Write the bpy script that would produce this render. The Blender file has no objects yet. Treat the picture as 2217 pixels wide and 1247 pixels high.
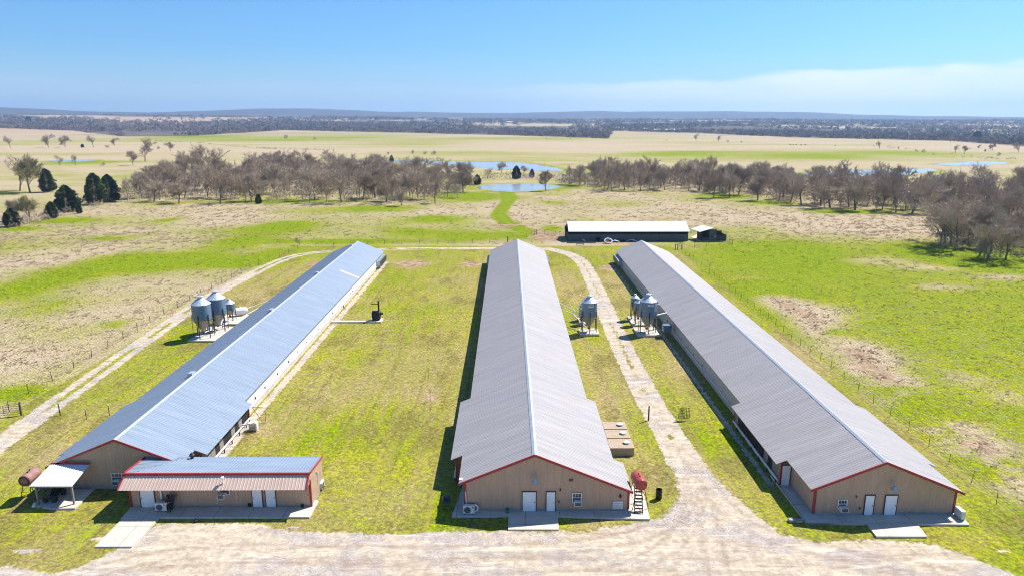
import bpy, math, random
import numpy as np
from mathutils import Vector, Matrix
random.seed(7); RNG = np.random.default_rng(11)
SC = bpy.context.scene; COL = SC.collection
# ------------------------------------------------------------------ camera
F_PX, CX, CY, CAM_H = 1500.0, 1108.5, 623.5, 34.0
PITCH = math.atan((CY - 260.0) / F_PX)
YAW = math.atan((CX - 1099.0) / F_PX * math.cos(PITCH))
cam = bpy.data.cameras.new('camera'); camo = bpy.data.objects.new('camera', cam); COL.objects.link(camo)
camo.location = (0, 0, CAM_H)
camo.rotation_euler = (math.pi / 2 - PITCH, 0, -YAW)
cam.sensor_width = 36.0; cam.lens = 36.0 * F_PX / 2217.0
cam.clip_start = 0.5; cam.clip_end = 60000
SC.camera = camo
# ------------------------------------------------------------------ sky and sun
SUN_EL, SUN_AZ = math.radians(51.8), math.radians(56.7)
world = bpy.data.worlds.new('World'); SC.world = world; world.use_nodes = True
wn = world.node_tree; wn.nodes.clear()
def N(t, typ, **kw):
    n = t.nodes.new(typ)
    for k, v in kw.items():
        if k in ('op',): n.operation = v
        elif k == 'blend': n.blend_type = v
        elif k == 'dtype': n.data_type = v
        else: setattr(n, k, v)
    return n
sky = N(wn, 'ShaderNodeTexSky', sky_type='NISHITA', sun_disc=False)
sky.sun_elevation = SUN_EL; sky.sun_rotation = SUN_AZ; sky.altitude = 200; sky.air_density = 1.0; sky.dust_density = 0.6; sky.ozone_density = 2.2
def math_node(t, op, a, b=None, c=None, clamp=False):
    n = t.nodes.new('ShaderNodeMath'); n.operation = op; n.use_clamp = clamp
    for i, v in enumerate((a, b, c)):
        if v is None: continue
        if isinstance(v, (int, float)): n.inputs[i].default_value = v
        else: t.links.new(v, n.inputs[i])
    return n.outputs[0]
def mixrgb(t, fac, a, b, blend='MIX'):
    n = t.nodes.new('ShaderNodeMix'); n.data_type = 'RGBA'; n.blend_type = blend; n.clamp_factor = True
    for s, v in ((n.inputs[0], fac), (n.inputs[6], a), (n.inputs[7], b)):
        if isinstance(v, (int, float)): s.default_value = v
        elif isinstance(v, (tuple, list)): s.default_value = tuple(v) + ((1,) if len(v) == 3 else ())
        else: t.links.new(v, s)
    return n.outputs[2]
def maprange(t, v, a, b, c=0.0, d=1.0, interp='SMOOTHSTEP'):
    n = t.nodes.new('ShaderNodeMapRange'); n.interpolation_type = interp
    t.links.new(v, n.inputs[0])
    for i, x in zip((1, 2, 3, 4), (a, b, c, d)):
        if isinstance(x, (int, float)): n.inputs[i].default_value = x
        else: t.links.new(x, n.inputs[i])
    return n.outputs[0]
wtc = N(wn, 'ShaderNodeTexCoord'); wsep = N(wn, 'ShaderNodeSeparateXYZ')
wn.links.new(wtc.outputs['Generated'], wsep.inputs[0])
waz = math_node(wn, 'ARCTAN2', wsep.outputs[0], wsep.outputs[1]); wel = wsep.outputs[2]
wmap = N(wn, 'ShaderNodeMapping'); wmap.inputs[3].default_value = (3.2, 3.2, 14.0)
wn.links.new(wtc.outputs['Generated'], wmap.inputs[0])
wno = N(wn, 'ShaderNodeTexNoise'); wno.inputs['Scale'].default_value = 1.6; wno.inputs['Detail'].default_value = 6
wn.links.new(wmap.outputs[0], wno.inputs['Vector'])
nz = wno.outputs[0]
top = math_node(wn, 'ADD', math_node(wn, 'MULTIPLY', maprange(wn, waz, 0.05, 0.50), 0.016), 0.050)
top = math_node(wn, 'ADD', top, math_node(wn, 'MULTIPLY', math_node(wn, 'SUBTRACT', nz, 0.5), 0.040))
plume = maprange(wn, math_node(wn, 'SUBTRACT', top, wel), -0.001, 0.008)
plume = math_node(wn, 'MULTIPLY', plume, maprange(wn, waz, -0.10, 0.36, 0.08, 1.0))
plume = math_node(wn, 'MULTIPLY', plume, maprange(wn, nz, 0.28, 0.62, 0.6, 1.0))
tint = mixrgb(wn, 1.0, sky.outputs[0], (0.76, 1.30, 1.84), 'MULTIPLY')
lowband = maprange(wn, wel, 0.0, 0.10, 0.60, 0.0)
skyc = mixrgb(wn, lowband, tint, (8.2, 9.8, 11.6))
skyc = mixrgb(wn, plume, skyc, (11.8, 12.8, 13.8))
wbg = N(wn, 'ShaderNodeBackground'); wbg.inputs[1].default_value = 0.050
wn.links.new(skyc, wbg.inputs[0])
wout = N(wn, 'ShaderNodeOutputWorld'); wn.links.new(wbg.outputs[0], wout.inputs[0])
sun = bpy.data.lights.new('sun', 'SUN'); sun.energy = 5.0; sun.angle = math.radians(0.55); sun.color = (1.0, 0.945, 0.86)
suno = bpy.data.objects.new('sun', sun); COL.objects.link(suno)
sdir = Vector((math.sin(SUN_AZ) * math.cos(SUN_EL), math.cos(SUN_AZ) * math.cos(SUN_EL), math.sin(SUN_EL)))
suno.rotation_euler = sdir.to_track_quat('Z', 'Y').to_euler(); suno.location = (60, 60, 90)
vs = SC.view_settings; vs.view_transform = 'Standard'; vs.look = 'None'; vs.gamma = 1.0; vs.use_curve_mapping = False
vs.exposure = 0.78
SC.cycles.max_bounces = 4; SC.cycles.diffuse_bounces = 2; SC.cycles.glossy_bounces = 2; SC.cycles.use_adaptive_sampling = True; SC.cycles.adaptive_threshold = 0.025; SC.cycles.caustics_reflective = False; SC.cycles.caustics_refractive = False; SC.cycles.volume_bounces = 0; SC.cycles.use_denoising = True; SC.cycles.filter_width = 1.05
# ------------------------------------------------------------------ helpers
_cF = np.array([math.sin(YAW) * math.cos(PITCH), math.cos(YAW) * math.cos(PITCH), -math.sin(PITCH)])
_cR = np.array([math.cos(YAW), -math.sin(YAW), 0.0]); _cU = np.cross(_cR, _cF); _cC = np.array([0, 0, CAM_H])
def G(x, y, z=0.0):                      # where a sight line meets the level z
    d = _cF + _cR * (x - CX) / F_PX + _cU * (CY - y) / F_PX
    return _cC + d * ((z - CAM_H) / d[2])
def P(x, y, Y):                          # where a sight line meets the upright plane at distance Y
    d = _cF + _cR * (x - CX) / F_PX + _cU * (CY - y) / F_PX
    return _cC + d * (Y / d[1])
def GP(pts): return [tuple(G(*p)[:2]) for p in pts]

def tag(o, label=None, cat=None, group=None, kind=None):
    if label: o['label'] = label
    if cat: o['category'] = cat
    if group: o['group'] = group
    if kind: o['kind'] = kind
    return o
def empty(name, loc=(0, 0, 0), label=None, cat=None, group=None, rz=0.0):
    o = bpy.data.objects.new(name, None); COL.objects.link(o); o.location = loc; o.rotation_euler = (0, 0, rz)
    o.empty_display_size = 0.3
    return tag(o, label, cat, group)
class MB:
    """collects faces; build() links them as one mesh object (coordinates are the parent's own)"""
    def __init__(s): s.v = []; s.f = []
    def add(s, vs, fs):
        b = len(s.v); s.v += [tuple(p) for p in vs]; s.f += [tuple(i + b for i in f) for f in fs]; return s
    def box(s, a, b):
        (x0, y0, z0), (x1, y1, z1) = a, b
        v = [(x0, y0, z0), (x1, y0, z0), (x1, y1, z0), (x0, y1, z0), (x0, y0, z1), (x1, y0, z1), (x1, y1, z1), (x0, y1, z1)]
        return s.add(v, [(3, 2, 1, 0), (4, 5, 6, 7), (0, 1, 5, 4), (1, 2, 6, 5), (2, 3, 7, 6), (3, 0, 4, 7)])
    def prism(s, poly, y0, y1):          # polygon in x,z pushed along y
        n = len(poly); v = [(x, y0, z) for x, z in poly] + [(x, y1, z) for x, z in poly]
        f = [tuple(range(n)), tuple(range(2 * n - 1, n - 1, -1))] + [((i + 1) % n, i, i + n, (i + 1) % n + n) for i in range(n)]
        return s.add(v, f)
    def slab(s, poly, z0, z1):           # polygon in x,y pushed along z
        n = len(poly); v = [(x, y, z0) for x, y in poly] + [(x, y, z1) for x, y in poly]
        a = sum(poly[i][0] * poly[(i + 1) % n][1] - poly[(i + 1) % n][0] * poly[i][1] for i in range(n))
        if a < 0:
            v = v[:n][::-1] + v[n:][::-1]
        return s.add(v, [tuple(range(n - 1, -1, -1)), tuple(range(n, 2 * n))] + [(i, (i + 1) % n, (i + 1) % n + n, i + n) for i in range(n)])
    def tube(s, p, q, r0, r1=None, n=8, cap=True):
        r1 = r0 if r1 is None else r1
        p, q = Vector(p), Vector(q); d = (q - p).normalized()
        u = d.orthogonal().normalized(); w = d.cross(u); v = []
        for c, r in ((p, r0), (q, r1)):
            for i in range(n):
                a = 2 * math.pi * i / n; v.append(c + u * math.cos(a) * r + w * math.sin(a) * r)
        f = [(i, (i + 1) % n, n + (i + 1) % n, n + i) for i in range(n)]
        if cap: f += [tuple(range(n - 1, -1, -1)), tuple(range(n, 2 * n))]
        return s.add(v, f)
    def path(s, pts, r, n=6):
        for a, b in zip(pts[:-1], pts[1:]): s.tube(a, b, r, r, n)
        return s
    def lathe(s, prof, c=(0, 0, 0), n=24, axis='z'):   # profile of (radius, height)
        v = []
        for r, h in prof:
            for i in range(n):
                a = 2 * math.pi * i / n; x, y = r * math.cos(a), r * math.sin(a)
                v.append((c[0] + x, c[1] + y, c[2] + h) if axis == 'z' else ((c[0] + x, c[1] + h, c[2] + y) if axis == 'y' else (c[0] + h, c[1] + x, c[2] + y)))
        f = []
        for k in range(len(prof) - 1):
            for i in range(n):
                j = (i + 1) % n; q = (k * n + i, k * n + j, (k + 1) * n + j, (k + 1) * n + i)
                f.append(q if axis != 'y' else q[::-1])
        if prof[0][0] > 1e-4: f.append(tuple(range(n - 1, -1, -1)) if axis != 'y' else tuple(range(n)))
        if prof[-1][0] > 1e-4:
            l = tuple(range((len(prof) - 1) * n, len(prof) * n)); f.append(l if axis != 'y' else l[::-1])
        return s.add(v, f)
    def build(s, name, mat, parent=None, loc=(0, 0, 0), smooth=False):
        me = bpy.data.meshes.new(name); me.from_pydata(s.v, [], s.f); me.update()
        me.materials.append(mat)
        if smooth:
            me.polygons.foreach_set('use_smooth', [True] * len(me.polygons))
            try: me.set_sharp_from_angle(angle=math.radians(38))
            except Exception: pass
        o = bpy.data.objects.new(name, me); COL.objects.link(o); o.location = loc
        if parent is not None: o.parent = parent
        return o
def copy_tree(o, parent=None):
    c = o.copy(); COL.objects.link(c); c.parent = parent
    for ch in list(o.children): copy_tree(ch, c)
    return c
def np_mesh(name, verts, faces, mat, k, smooth=False):
    """big mesh from numpy arrays; faces (n,k)"""
    me = bpy.data.meshes.new(name); nv, nf = len(verts), len(faces)
    me.vertices.add(nv); me.vertices.foreach_set('co', np.ascontiguousarray(verts, np.float32).ravel())
    me.loops.add(nf * k); me.loops.foreach_set('vertex_index', np.ascontiguousarray(faces, np.int32).ravel())
    me.polygons.add(nf); me.polygons.foreach_set('loop_start', np.arange(0, nf * k, k, dtype=np.int32))
    if smooth: me.polygons.foreach_set('use_smooth', np.ones(nf, bool))
    me.update(calc_edges=True); me.materials.append(mat); return me
# ------------------------------------------------------------------ materials
def material(name, col, rough=0.7, metal=0.0, var=0.12, scale=3.0, bump=0.0, bscale=20.0, stretch=None, col2=None, spec=0.4, island=0.0, sheets=0.0):
    m = bpy.data.materials.new(name); m.use_nodes = True; t = m.node_tree; b = t.nodes['Principled BSDF']
    tc = N(t, 'ShaderNodeTexCoord'); mp = N(t, 'ShaderNodeMapping'); t.links.new(tc.outputs['Object'], mp.inputs[0])
    if stretch: mp.inputs[3].default_value = stretch
    no = N(t, 'ShaderNodeTexNoise'); no.inputs['Scale'].default_value = scale; no.inputs['Detail'].default_value = 6; no.inputs['Roughness'].default_value = 0.62
    t.links.new(mp.outputs[0], no.inputs['Vector'])
    fac = maprange(t, no.outputs[0], 0.3, 0.7, 0, 1, 'LINEAR')
    c2 = col2 if col2 else tuple(c * (1 - 2 * var) for c in col)
    c1 = col if col2 else tuple(min(1, c * (1 + var)) for c in col)
    cc = mixrgb(t, fac, c2, c1)
    if island:
        ge = N(t, 'ShaderNodeNewGeometry'); v = maprange(t, ge.outputs['Random Per Island'], 0, 1, 1 - island, 1 + island, 'LINEAR')
        hs = N(t, 'ShaderNodeHueSaturation'); t.links.new(cc, hs.inputs['Color']); t.links.new(v, hs.inputs['Value']); cc = hs.outputs[0]
    if sheets:                           # sheet to sheet fading and run-off streaks down the slope
        sp = N(t, 'ShaderNodeSeparateXYZ'); t.links.new(tc.outputs['Object'], sp.inputs[0])
        wn_ = N(t, 'ShaderNodeTexWhiteNoise', noise_dimensions='1D'); t.links.new(math_node(t, 'FLOOR', math_node(t, 'DIVIDE', sp.outputs[1], .915)), wn_.inputs['W'])
        mp2 = N(t, 'ShaderNodeMapping'); mp2.inputs[3].default_value = (.25, 2.4, .25); t.links.new(tc.outputs['Object'], mp2.inputs[0]); ns = N(t, 'ShaderNodeTexNoise'); ns.inputs['Scale'].default_value = 1.0; ns.inputs['Detail'].default_value = 4; t.links.new(mp2.outputs[0], ns.inputs['Vector'])
        v = math_node(t, 'ADD', maprange(t, wn_.outputs['Value'], 0, 1, 1 - sheets * .5, 1 + sheets * .5, 'LINEAR'), maprange(t, ns.outputs[0], .35, .75, .06, -.12, 'LINEAR'))
        lap = math_node(t, 'FRACT', math_node(t, 'DIVIDE', sp.outputs[0], 1.52)); v = math_node(t, 'SUBTRACT', v, maprange(t, math_node(t, 'ABSOLUTE', math_node(t, 'SUBTRACT', lap, .5)), 0, .03, .05, 0, 'LINEAR'))
        hs = N(t, 'ShaderNodeHueSaturation'); t.links.new(cc, hs.inputs['Color']); t.links.new(v, hs.inputs['Value']); cc = hs.outputs[0]
    t.links.new(cc, b.inputs['Base Color'])
    b.inputs['Roughness'].default_value = rough; b.inputs['Metallic'].default_value = metal; b.inputs['Specular IOR Level'].default_value = spec
    if bump:
        n2 = N(t, 'ShaderNodeTexNoise'); n2.inputs['Scale'].default_value = bscale; n2.inputs['Detail'].default_value = 5
        t.links.new(mp.outputs[0], n2.inputs['Vector'])
        bp = N(t, 'ShaderNodeBump'); bp.inputs['Strength'].default_value = bump; bp.inputs['Distance'].default_value = 0.05
        t.links.new(n2.outputs[0], bp.inputs['Height']); t.links.new(bp.outputs[0], b.inputs['Normal'])
    return m
M = {}
M['roof_blue'] = material('blue_grey_metal_roofing', (0.26, 0.315, 0.39), 0.42, 0.15, 0.05, 0.35, stretch=(0.5, 6, 0.5), col2=(0.225, 0.28, 0.355), sheets=.05)
M['roof_grey'] = material('pinkish_grey_metal_roofing', (0.36, 0.337, 0.338), 0.55, 0.0, 0.05, 0.3, stretch=(0.4, 5, 0.4), col2=(0.305, 0.287, 0.29), spec=.3, sheets=.055)
M['roof_white'] = material('white_galvanised_roofing', (0.74, 0.76, 0.76), 0.4, 0.1, 0.05, 0.5)
M['ridge'] = material('pale_ridge_metal', (0.36, 0.385, 0.43), 0.5, 0.1, 0.06, 1.0)
M['tan'] = material('tan_steel_siding', (0.47, 0.325, 0.235), 0.55, 0.0, 0.06, 0.8, stretch=(3, 3, 0.5))
M['mansard'] = material('sand_steel_mansard', (0.60, 0.445, 0.365), 0.5, 0.0, 0.05, 0.8)
M['red'] = material('barn_red_trim', (0.33, 0.035, 0.035), 0.5, 0.0, 0.1, 2.0)
M['white'] = material('white_paint', (0.80, 0.81, 0.82), 0.45, 0.0, 0.04, 2.0)
M['door'] = material('white_door_paint', (0.78, 0.82, 0.86), 0.4, 0.0, 0.05, 1.2)
M['curtain'] = material('white_curtain_sidewall', (0.78, 0.76, 0.74), 0.7, 0.0, 0.07, 1.0, stretch=(1, 1, 4), col2=(0.62, 0.60, 0.58))
M['greywall'] = material('weathered_grey_sidewall', (0.45, 0.45, 0.44), 0.75, 0.0, 0.12, 1.2, stretch=(1, 1, 4))
M['concrete'] = material('pale_concrete', (0.60, 0.54, 0.46), 0.85, 0.0, 0.1, 0.9, 0.15, 30, col2=(0.47, 0.42, 0.355))
M['concrete_brown'] = material('brown_concrete', (0.44, 0.34, 0.25), 0.85, 0.0, 0.1, 1.5, 0.15, 30, col2=(0.34, 0.26, 0.19))
M['foundation'] = material('grey_foundation', (0.32, 0.31, 0.30), 0.85, 0.0, 0.12, 1.0)
M['black'] = material('black_metal', (0.012, 0.012, 0.013), 0.45, 0.0, 0.2, 3.0)
M['pad'] = material('black_cooling_pad', (0.02, 0.018, 0.017), 0.9, 0.0, 0.3, 5.0, 0.3, 60)
M['wood'] = material('weathered_grey_board', (0.27, 0.24, 0.21), 0.9, 0.0, 0.2, 2.0, stretch=(6, 6, 0.6))
M['darkwood'] = material('dark_weathered_wood', (0.075, 0.068, 0.06), 0.9, 0.0, 0.25, 2.0, stretch=(6, 6, 0.8))
M['brownwood'] = material('brown_plywood', (0.22, 0.10, 0.05), 0.8, 0.0, 0.15, 2.0)
M['galv'] = material('galvanised_bin_steel', (0.15, 0.215, 0.29), 0.42, 0.25, 0.08, 1.2, stretch=(1, 1, 3))  # darkened in the colour itself to carry the shade on the bins' near side
M['galvtop'] = material('bright_galvanised_steel', (0.46, 0.52, 0.58), 0.4, 0.3, 0.06, 1.2)
M['hopper'] = material('dusty_hopper_steel', (0.30, 0.28, 0.23), 0.5, 0.3, 0.15, 1.5, stretch=(4, 4, 0.7))
M['leg'] = material('dark_bin_leg_steel', (0.06, 0.06, 0.06), 0.5, 0.3, 0.2, 3.0)
M['rust'] = material('rusty_brown_steel', (0.16, 0.06, 0.045), 0.75, 0.0, 0.25, 4.0, col2=(0.09, 0.035, 0.03))
M['pinkrust'] = material('faded_pink_rust', (0.34, 0.19, 0.16), 0.6, 0.0, 0.15, 3.0, col2=(0.20, 0.09, 0.075))
M['redtank'] = material('faded_red_tank_paint', (0.42, 0.075, 0.055), 0.45, 0.0, 0.12, 3.0, col2=(0.30, 0.04, 0.035))
M['glass'] = material('dark_window_glass', (0.04, 0.05, 0.06), 0.08, 0.0, 0.1, 1.0, spec=0.7)
M['grille'] = material('dark_grille', (0.10, 0.11, 0.13), 0.6, 0.2, 0.2, 6.0)
M['acwhite'] = material('offwhite_appliance', (0.66, 0.67, 0.66), 0.5, 0.0, 0.05, 3.0)
M['green'] = material('green_plastic', (0.03, 0.22, 0.13), 0.5, 0.0, 0.1, 4.0)
M['post'] = material('weathered_post', (0.10, 0.075, 0.055), 0.9, 0.0, 0.25, 5.0)
M['wire'] = material('dull_fence_wire', (0.20, 0.18, 0.16), 0.6, 0.5, 0.1, 4.0)
M['gate'] = material('dark_gate_tube', (0.07, 0.075, 0.055), 0.5, 0.3, 0.15, 4.0)
M['lid'] = material('pale_green_lid', (0.52, 0.58, 0.46), 0.6, 0.0, 0.06, 3.0)
M['tyre'] = material('old_rubber', (0.035, 0.032, 0.03), 0.85, 0.0, 0.2, 6.0)
M['teal'] = material('teal_grey_siding', (0.075, 0.10, 0.105), 0.6, 0.0, 0.1, 1.0)
M['orange_sheet'] = material('faded_orange_roof_sheet', (0.62, 0.42, 0.34), 0.5, 0.1, 0.06, 1.5)
M['bark'] = material('grey_brown_bark', (0.20, 0.16, 0.135), 0.95, 0.0, 0.2, 1.0)
def weather(m, joints=0.0, splash=None, stain=.25):
    '''joints cut in slabs, broad stains, mud splashed up a wall foot'''
    t = m.node_tree; b = t.nodes['Principled BSDF']; src = b.inputs['Base Color'].links[0].from_socket; tc = N(t, 'ShaderNodeTexCoord'); sp = N(t, 'ShaderNodeSeparateXYZ'); t.links.new(tc.outputs['Object'], sp.inputs[0])
    n = N(t, 'ShaderNodeTexNoise'); n.inputs['Scale'].default_value = .55; n.inputs['Detail'].default_value = 6; n.inputs['Roughness'].default_value = .7; t.links.new(tc.outputs['Object'], n.inputs['Vector'])
    src = mixrgb(t, maprange(t, n.outputs[0], .52, .72, 0, stain), src, (.20, .155, .11))
    if joints:
        for k in (0, 1):
            f = math_node(t, 'ABSOLUTE', math_node(t, 'SUBTRACT', math_node(t, 'FRACT', math_node(t, 'DIVIDE', sp.outputs[k], joints)), .5)); src = mixrgb(t, maprange(t, f, .004, .010, .75, 0, 'LINEAR'), src, (.10, .085, .07))
    if splash:
        h = math_node(t, 'ADD', math_node(t, 'MULTIPLY', math_node(t, 'SUBTRACT', n.outputs[0], .5), 1.6), math_node(t, 'SUBTRACT', splash, sp.outputs[2])); src = mixrgb(t, maprange(t, h, 0, .5, 0, .45), src, (.22, .15, .10))
    t.links.new(src, b.inputs['Base Color'])
weather(M['concrete'], 3.05); weather(M['tan'], 0, .45, .12); weather(M['concrete_brown'], 0, None, .3); weather(M['curtain'], 0, .8, .15); weather(M['galv'], 0, None, .18); weather(M['white'], 0, None, .08)
def twig_material(name, ca, cb):
    m = bpy.data.materials.new(name); m.use_nodes = True; t = m.node_tree; b = t.nodes['Principled BSDF']
    oi = N(t, 'ShaderNodeObjectInfo'); ge = N(t, 'ShaderNodeNewGeometry')
    f = math_node(t, 'ADD', math_node(t, 'MULTIPLY', oi.outputs['Random'], 0.65), math_node(t, 'MULTIPLY', ge.outputs['Random Per Island'], 0.35))
    t.links.new(mixrgb(t, f, ca, cb), b.inputs['Base Color']); b.inputs['Roughness'].default_value = 0.9; b.inputs['Specular IOR Level'].default_value = 0.15
    return m
M['twig'] = twig_material('bare_twigs', (0.29, 0.218, 0.155), (0.52, 0.42, 0.315))
M['twig_bud'] = twig_material('budding_twigs', (0.24, 0.20, 0.11), (0.32, 0.29, 0.15))
M['needle'] = twig_material('cedar_foliage', (0.024, 0.044, 0.016), (0.075, 0.105, 0.034))
# ------------------------------------------------------------------ numpy terrain helpers
def _hash(i, j, s):
    h = (i.astype(np.int64) * 374761393 + j.astype(np.int64) * 668265263 + s * 974634541) & 0xffffffff
    h = ((h ^ (h >> 13)) * 1274126177) & 0xffffffff
    return ((h ^ (h >> 16)) & 0xffff) / 65535.0
def vnoise(x, y, s=0):
    i, j = np.floor(x), np.floor(y); u, v = x - i, y - j; u, v = u * u * (3 - 2 * u), v * v * (3 - 2 * v)
    a = _hash(i, j, s); b = _hash(i + 1, j, s); c = _hash(i, j + 1, s); d = _hash(i + 1, j + 1, s)
    return (a * (1 - u) + b * u) * (1 - v) + (c * (1 - u) + d * u) * v
def fbm(x, y, s=0, o=4):
    r, a, n = 0, 0.5, 0
    for k in range(o):
        r = r + a * vnoise(x * 2 ** k + 17.3 * k, y * 2 ** k - 9.1 * k, s + k); n += a; a *= 0.55
    return r / n
def sst(x, a, b):
    t = np.clip((x - a) / (b - a), 0, 1); return t * t * (3 - 2 * t)
def boxed(fn):
    def g(X, Y, pts, pad=20.0):
        p = np.array(pts, float); d = np.full(X.shape, 1e9)
        k = (X > p[:, 0].min() - pad) & (X < p[:, 0].max() + pad) & (Y > p[:, 1].min() - pad) & (Y < p[:, 1].max() + pad)
        if k.any(): d[k] = fn(X[k], Y[k], pts)
        return d
    return g
@boxed
def poly_sd(X, Y, poly):                 # signed distance, negative inside
    P_ = np.array(poly, float); d = np.full(X.shape, 1e9); ins = np.zeros(X.shape, bool)
    for (ax, ay), (bx, by) in zip(P_, np.roll(P_, -1, 0)):
        ex, ey = bx - ax, by - ay; t = np.clip(((X - ax) * ex + (Y - ay) * ey) / (ex * ex + ey * ey + 1e-9), 0, 1)
        d = np.minimum(d, np.hypot(X - ax - t * ex, Y - ay - t * ey))
        c = ((ay > Y) != (by > Y)) & (X < (bx - ax) * (Y - ay) / (by - ay + 1e-12) + ax); ins ^= c
    return np.where(ins, -d, d)
@boxed
def line_d(X, Y, pts):
    d = np.full(X.shape, 1e9)
    for (ax, ay), (bx, by) in zip(pts[:-1], pts[1:]):
        ex, ey = bx - ax, by - ay; t = np.clip(((X - ax) * ex + (Y - ay) * ey) / (ex * ex + ey * ey + 1e-9), 0, 1)
        d = np.minimum(d, np.hypot(X - ax - t * ex, Y - ay - t * ey))
    return d
def smooth_line(pts, n=3):
    p = np.array(pts, float)
    for _ in range(n):
        q = [p[0]]
        for a, b in zip(p[:-1], p[1:]): q += [a * .75 + b * .25, a * .25 + b * .75]
        p = np.array(q + [p[-1]])
    return [tuple(a) for a in p]
def ell(X, Y, px, py, rx, ry):           # a patch of ground, 1 inside to 0 outside
    c = G(px, py); rX = abs(G(px + rx, py)[0] - c[0]); y0, y1 = G(px, py - ry)[1], G(px, py + ry)[1]
    return np.exp(-(((X - c[0]) / rX) ** 2 + ((Y - (y0 + y1) / 2) / ((y0 - y1) / 2)) ** 2) * 1.2)
PONDS = [GP([(1033, 406), (1050, 401), (1085, 399), (1130, 398), (1180, 399), (1214, 402), (1210, 406), (1180, 411), (1130, 414), (1085, 414), (1050, 411)]),
         GP([(808, 345), (860, 347), (930, 349), (1000, 350), (1080, 351), (1130, 353), (1170, 358), (1215, 366), (1190, 370), (1110, 368), (1030, 364), (960, 358), (880, 353)]),
         GP([(1745, 376), (1800, 370), (1870, 368), (1940, 367), (2005, 365), (2036, 368), (2000, 374), (1950, 379), (1880, 381), (1800, 381)]),
         GP([(2030, 356), (2070, 352), (2120, 350), (2180, 351), (2184, 355), (2130, 357), (2070, 360)]),
         GP([(100, 349), (140, 346.5), (190, 346), (206, 348), (170, 350.5), (130, 351)])]
PONDS = [smooth_line(p + [p[0]], 2)[:-1] for p in PONDS]
for p in PONDS:                           # uneven banks
    c = np.mean(np.array(p), 0)
    for i, a in enumerate(p):
        k = 1 + .10 * math.sin(i * 1.7 + c[0]) + .07 * math.sin(i * .61 + c[1]); p[i] = (c[0] + (a[0] - c[0]) * (1 + (k - 1) * .4), c[1] + (a[1] - c[1]) * k)
LOT = GP([(-260, 1420), (-60, 1222), (20, 1222), (110, 1242), (215, 1205), (270, 1175), (345, 1130), (480, 1131), (570, 1134), (620, 1147), (720, 1150), (850, 1155), (960, 1148), (1040, 1148), (1110, 1147),
          (1210, 1147), (1265, 1148), (1330, 1138), (1400, 1126), (1440, 1112), (1470, 1070), (1455, 1000), (1432, 950), (1492, 950), (1548, 1030), (1625, 1100), (1690, 1150), (1760, 1170), (1880, 1166),
          (2000, 1172), (2100, 1200), (2217, 1250), (2500, 1420)])
DRIVE = smooth_line(GP([(1480, 1000), (1445, 930), (1400, 858), (1342, 740), (1306, 660), (1280, 600), (1262, 566), (1235, 549), (1188, 538)]))
TRACK = smooth_line(GP([(-140, 1060), (0, 958), (100, 886), (200, 815), (330, 725), (430, 655), (530, 600), (610, 560), (670, 546), (770, 541), (850, 538), (960, 537.5), (1060, 537), (1120, 537), (1188, 538)]))
GREENPATH = smooth_line(GP([(1093, 414), (1106, 428), (1083, 455), (1080, 470), (1112, 492), (1160, 505)]))
DRYBAND = smooth_line(GP([(1690, 650), (1760, 690), (1860, 770), (1950, 850), (2060, 930), (2150, 985), (2260, 1060)]))
def wood_edge(px):                        # where the far woods begin, as a distance
    low = np.interp(px, [-420, 0, 200, 300, 430, 640, 900, 1100, 1320, 1330, 1500, 1700, 1900, 2050, 2217, 2640], [284, 285, 287, 295, 294, 284, 288, 292, 299, 285, 288, 296, 301, 304, 316, 330])
    return F_PX * CAM_H / (low - 260.0)
ARCS = [smooth_line(GP(a)) for a in ([(1500, 1010), (1490, 1110), (1350, 1172), (1100, 1192), (800, 1196), (520, 1188), (330, 1200), (150, 1250)], [(1512, 1010), (1590, 1130), (1760, 1190), (2000, 1225), (2250, 1290)], [(1506, 1030), (1500, 1130), (1420, 1210), (1250, 1260), (1000, 1290)], [(60, 1290), (400, 1225), (800, 1235), (1300, 1215), (1700, 1225), (2100, 1270)], [(1505, 1040), (1540, 1150), (1560, 1260), (1570, 1330)])]
def terrain_z(X, Y):
    r = np.hypot(X, Y); t = X / np.maximum(Y, 60)
    z = -0.03 - 0.10 * fbm(X / 9, Y / 9, 5, 3) - 0.0 * X
    rough = sst(r, 235, 330) * 0.9 * (fbm(X / 70, Y / 70, 8, 3) - 0.55)
    z = z + rough
    A = 36 + 20 * sst(-t, -0.15, 0.6) - 12 * sst(t, 0.1, 0.6)
    z = z + A * sst(r, 1500, 5200) + sst(r, 1600, 3000) * 14 * (fbm(X / 800, Y / 800, 21, 3) - 0.5)
    # ridges on the horizon
    az = np.arctan2(X, Y)
    h1 = 46 * sst(vnoise(az * 4 + 3.1, az * 0, 31), 0.25, 0.8) + 30 * np.exp(-((az + 0.66) / 0.16) ** 2) + 22 * np.exp(-((az - 0.42) / 0.12) ** 2) + 8 * sst(az, -0.17, -0.13) * sst(-az, -0.17, -0.12)
    h1 = h1 + 22 * np.exp(-((az + 0.30) / 0.10) ** 2) + 8 * (fbm(az * 26, az * 0, 41, 3) - 0.5)
    z = z + sst(r, 5600, 7800) * (h1 * 1.25 + 22)
    for p in PONDS:
        sd = poly_sd(X, Y, p); w = sst(-sd, -1.0, 2.5); z = z * (1 - sst(-sd, -14, -1)) + np.minimum(z, -0.02) * sst(-sd, -14, -1) - 0.9 * w
    return z
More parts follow.
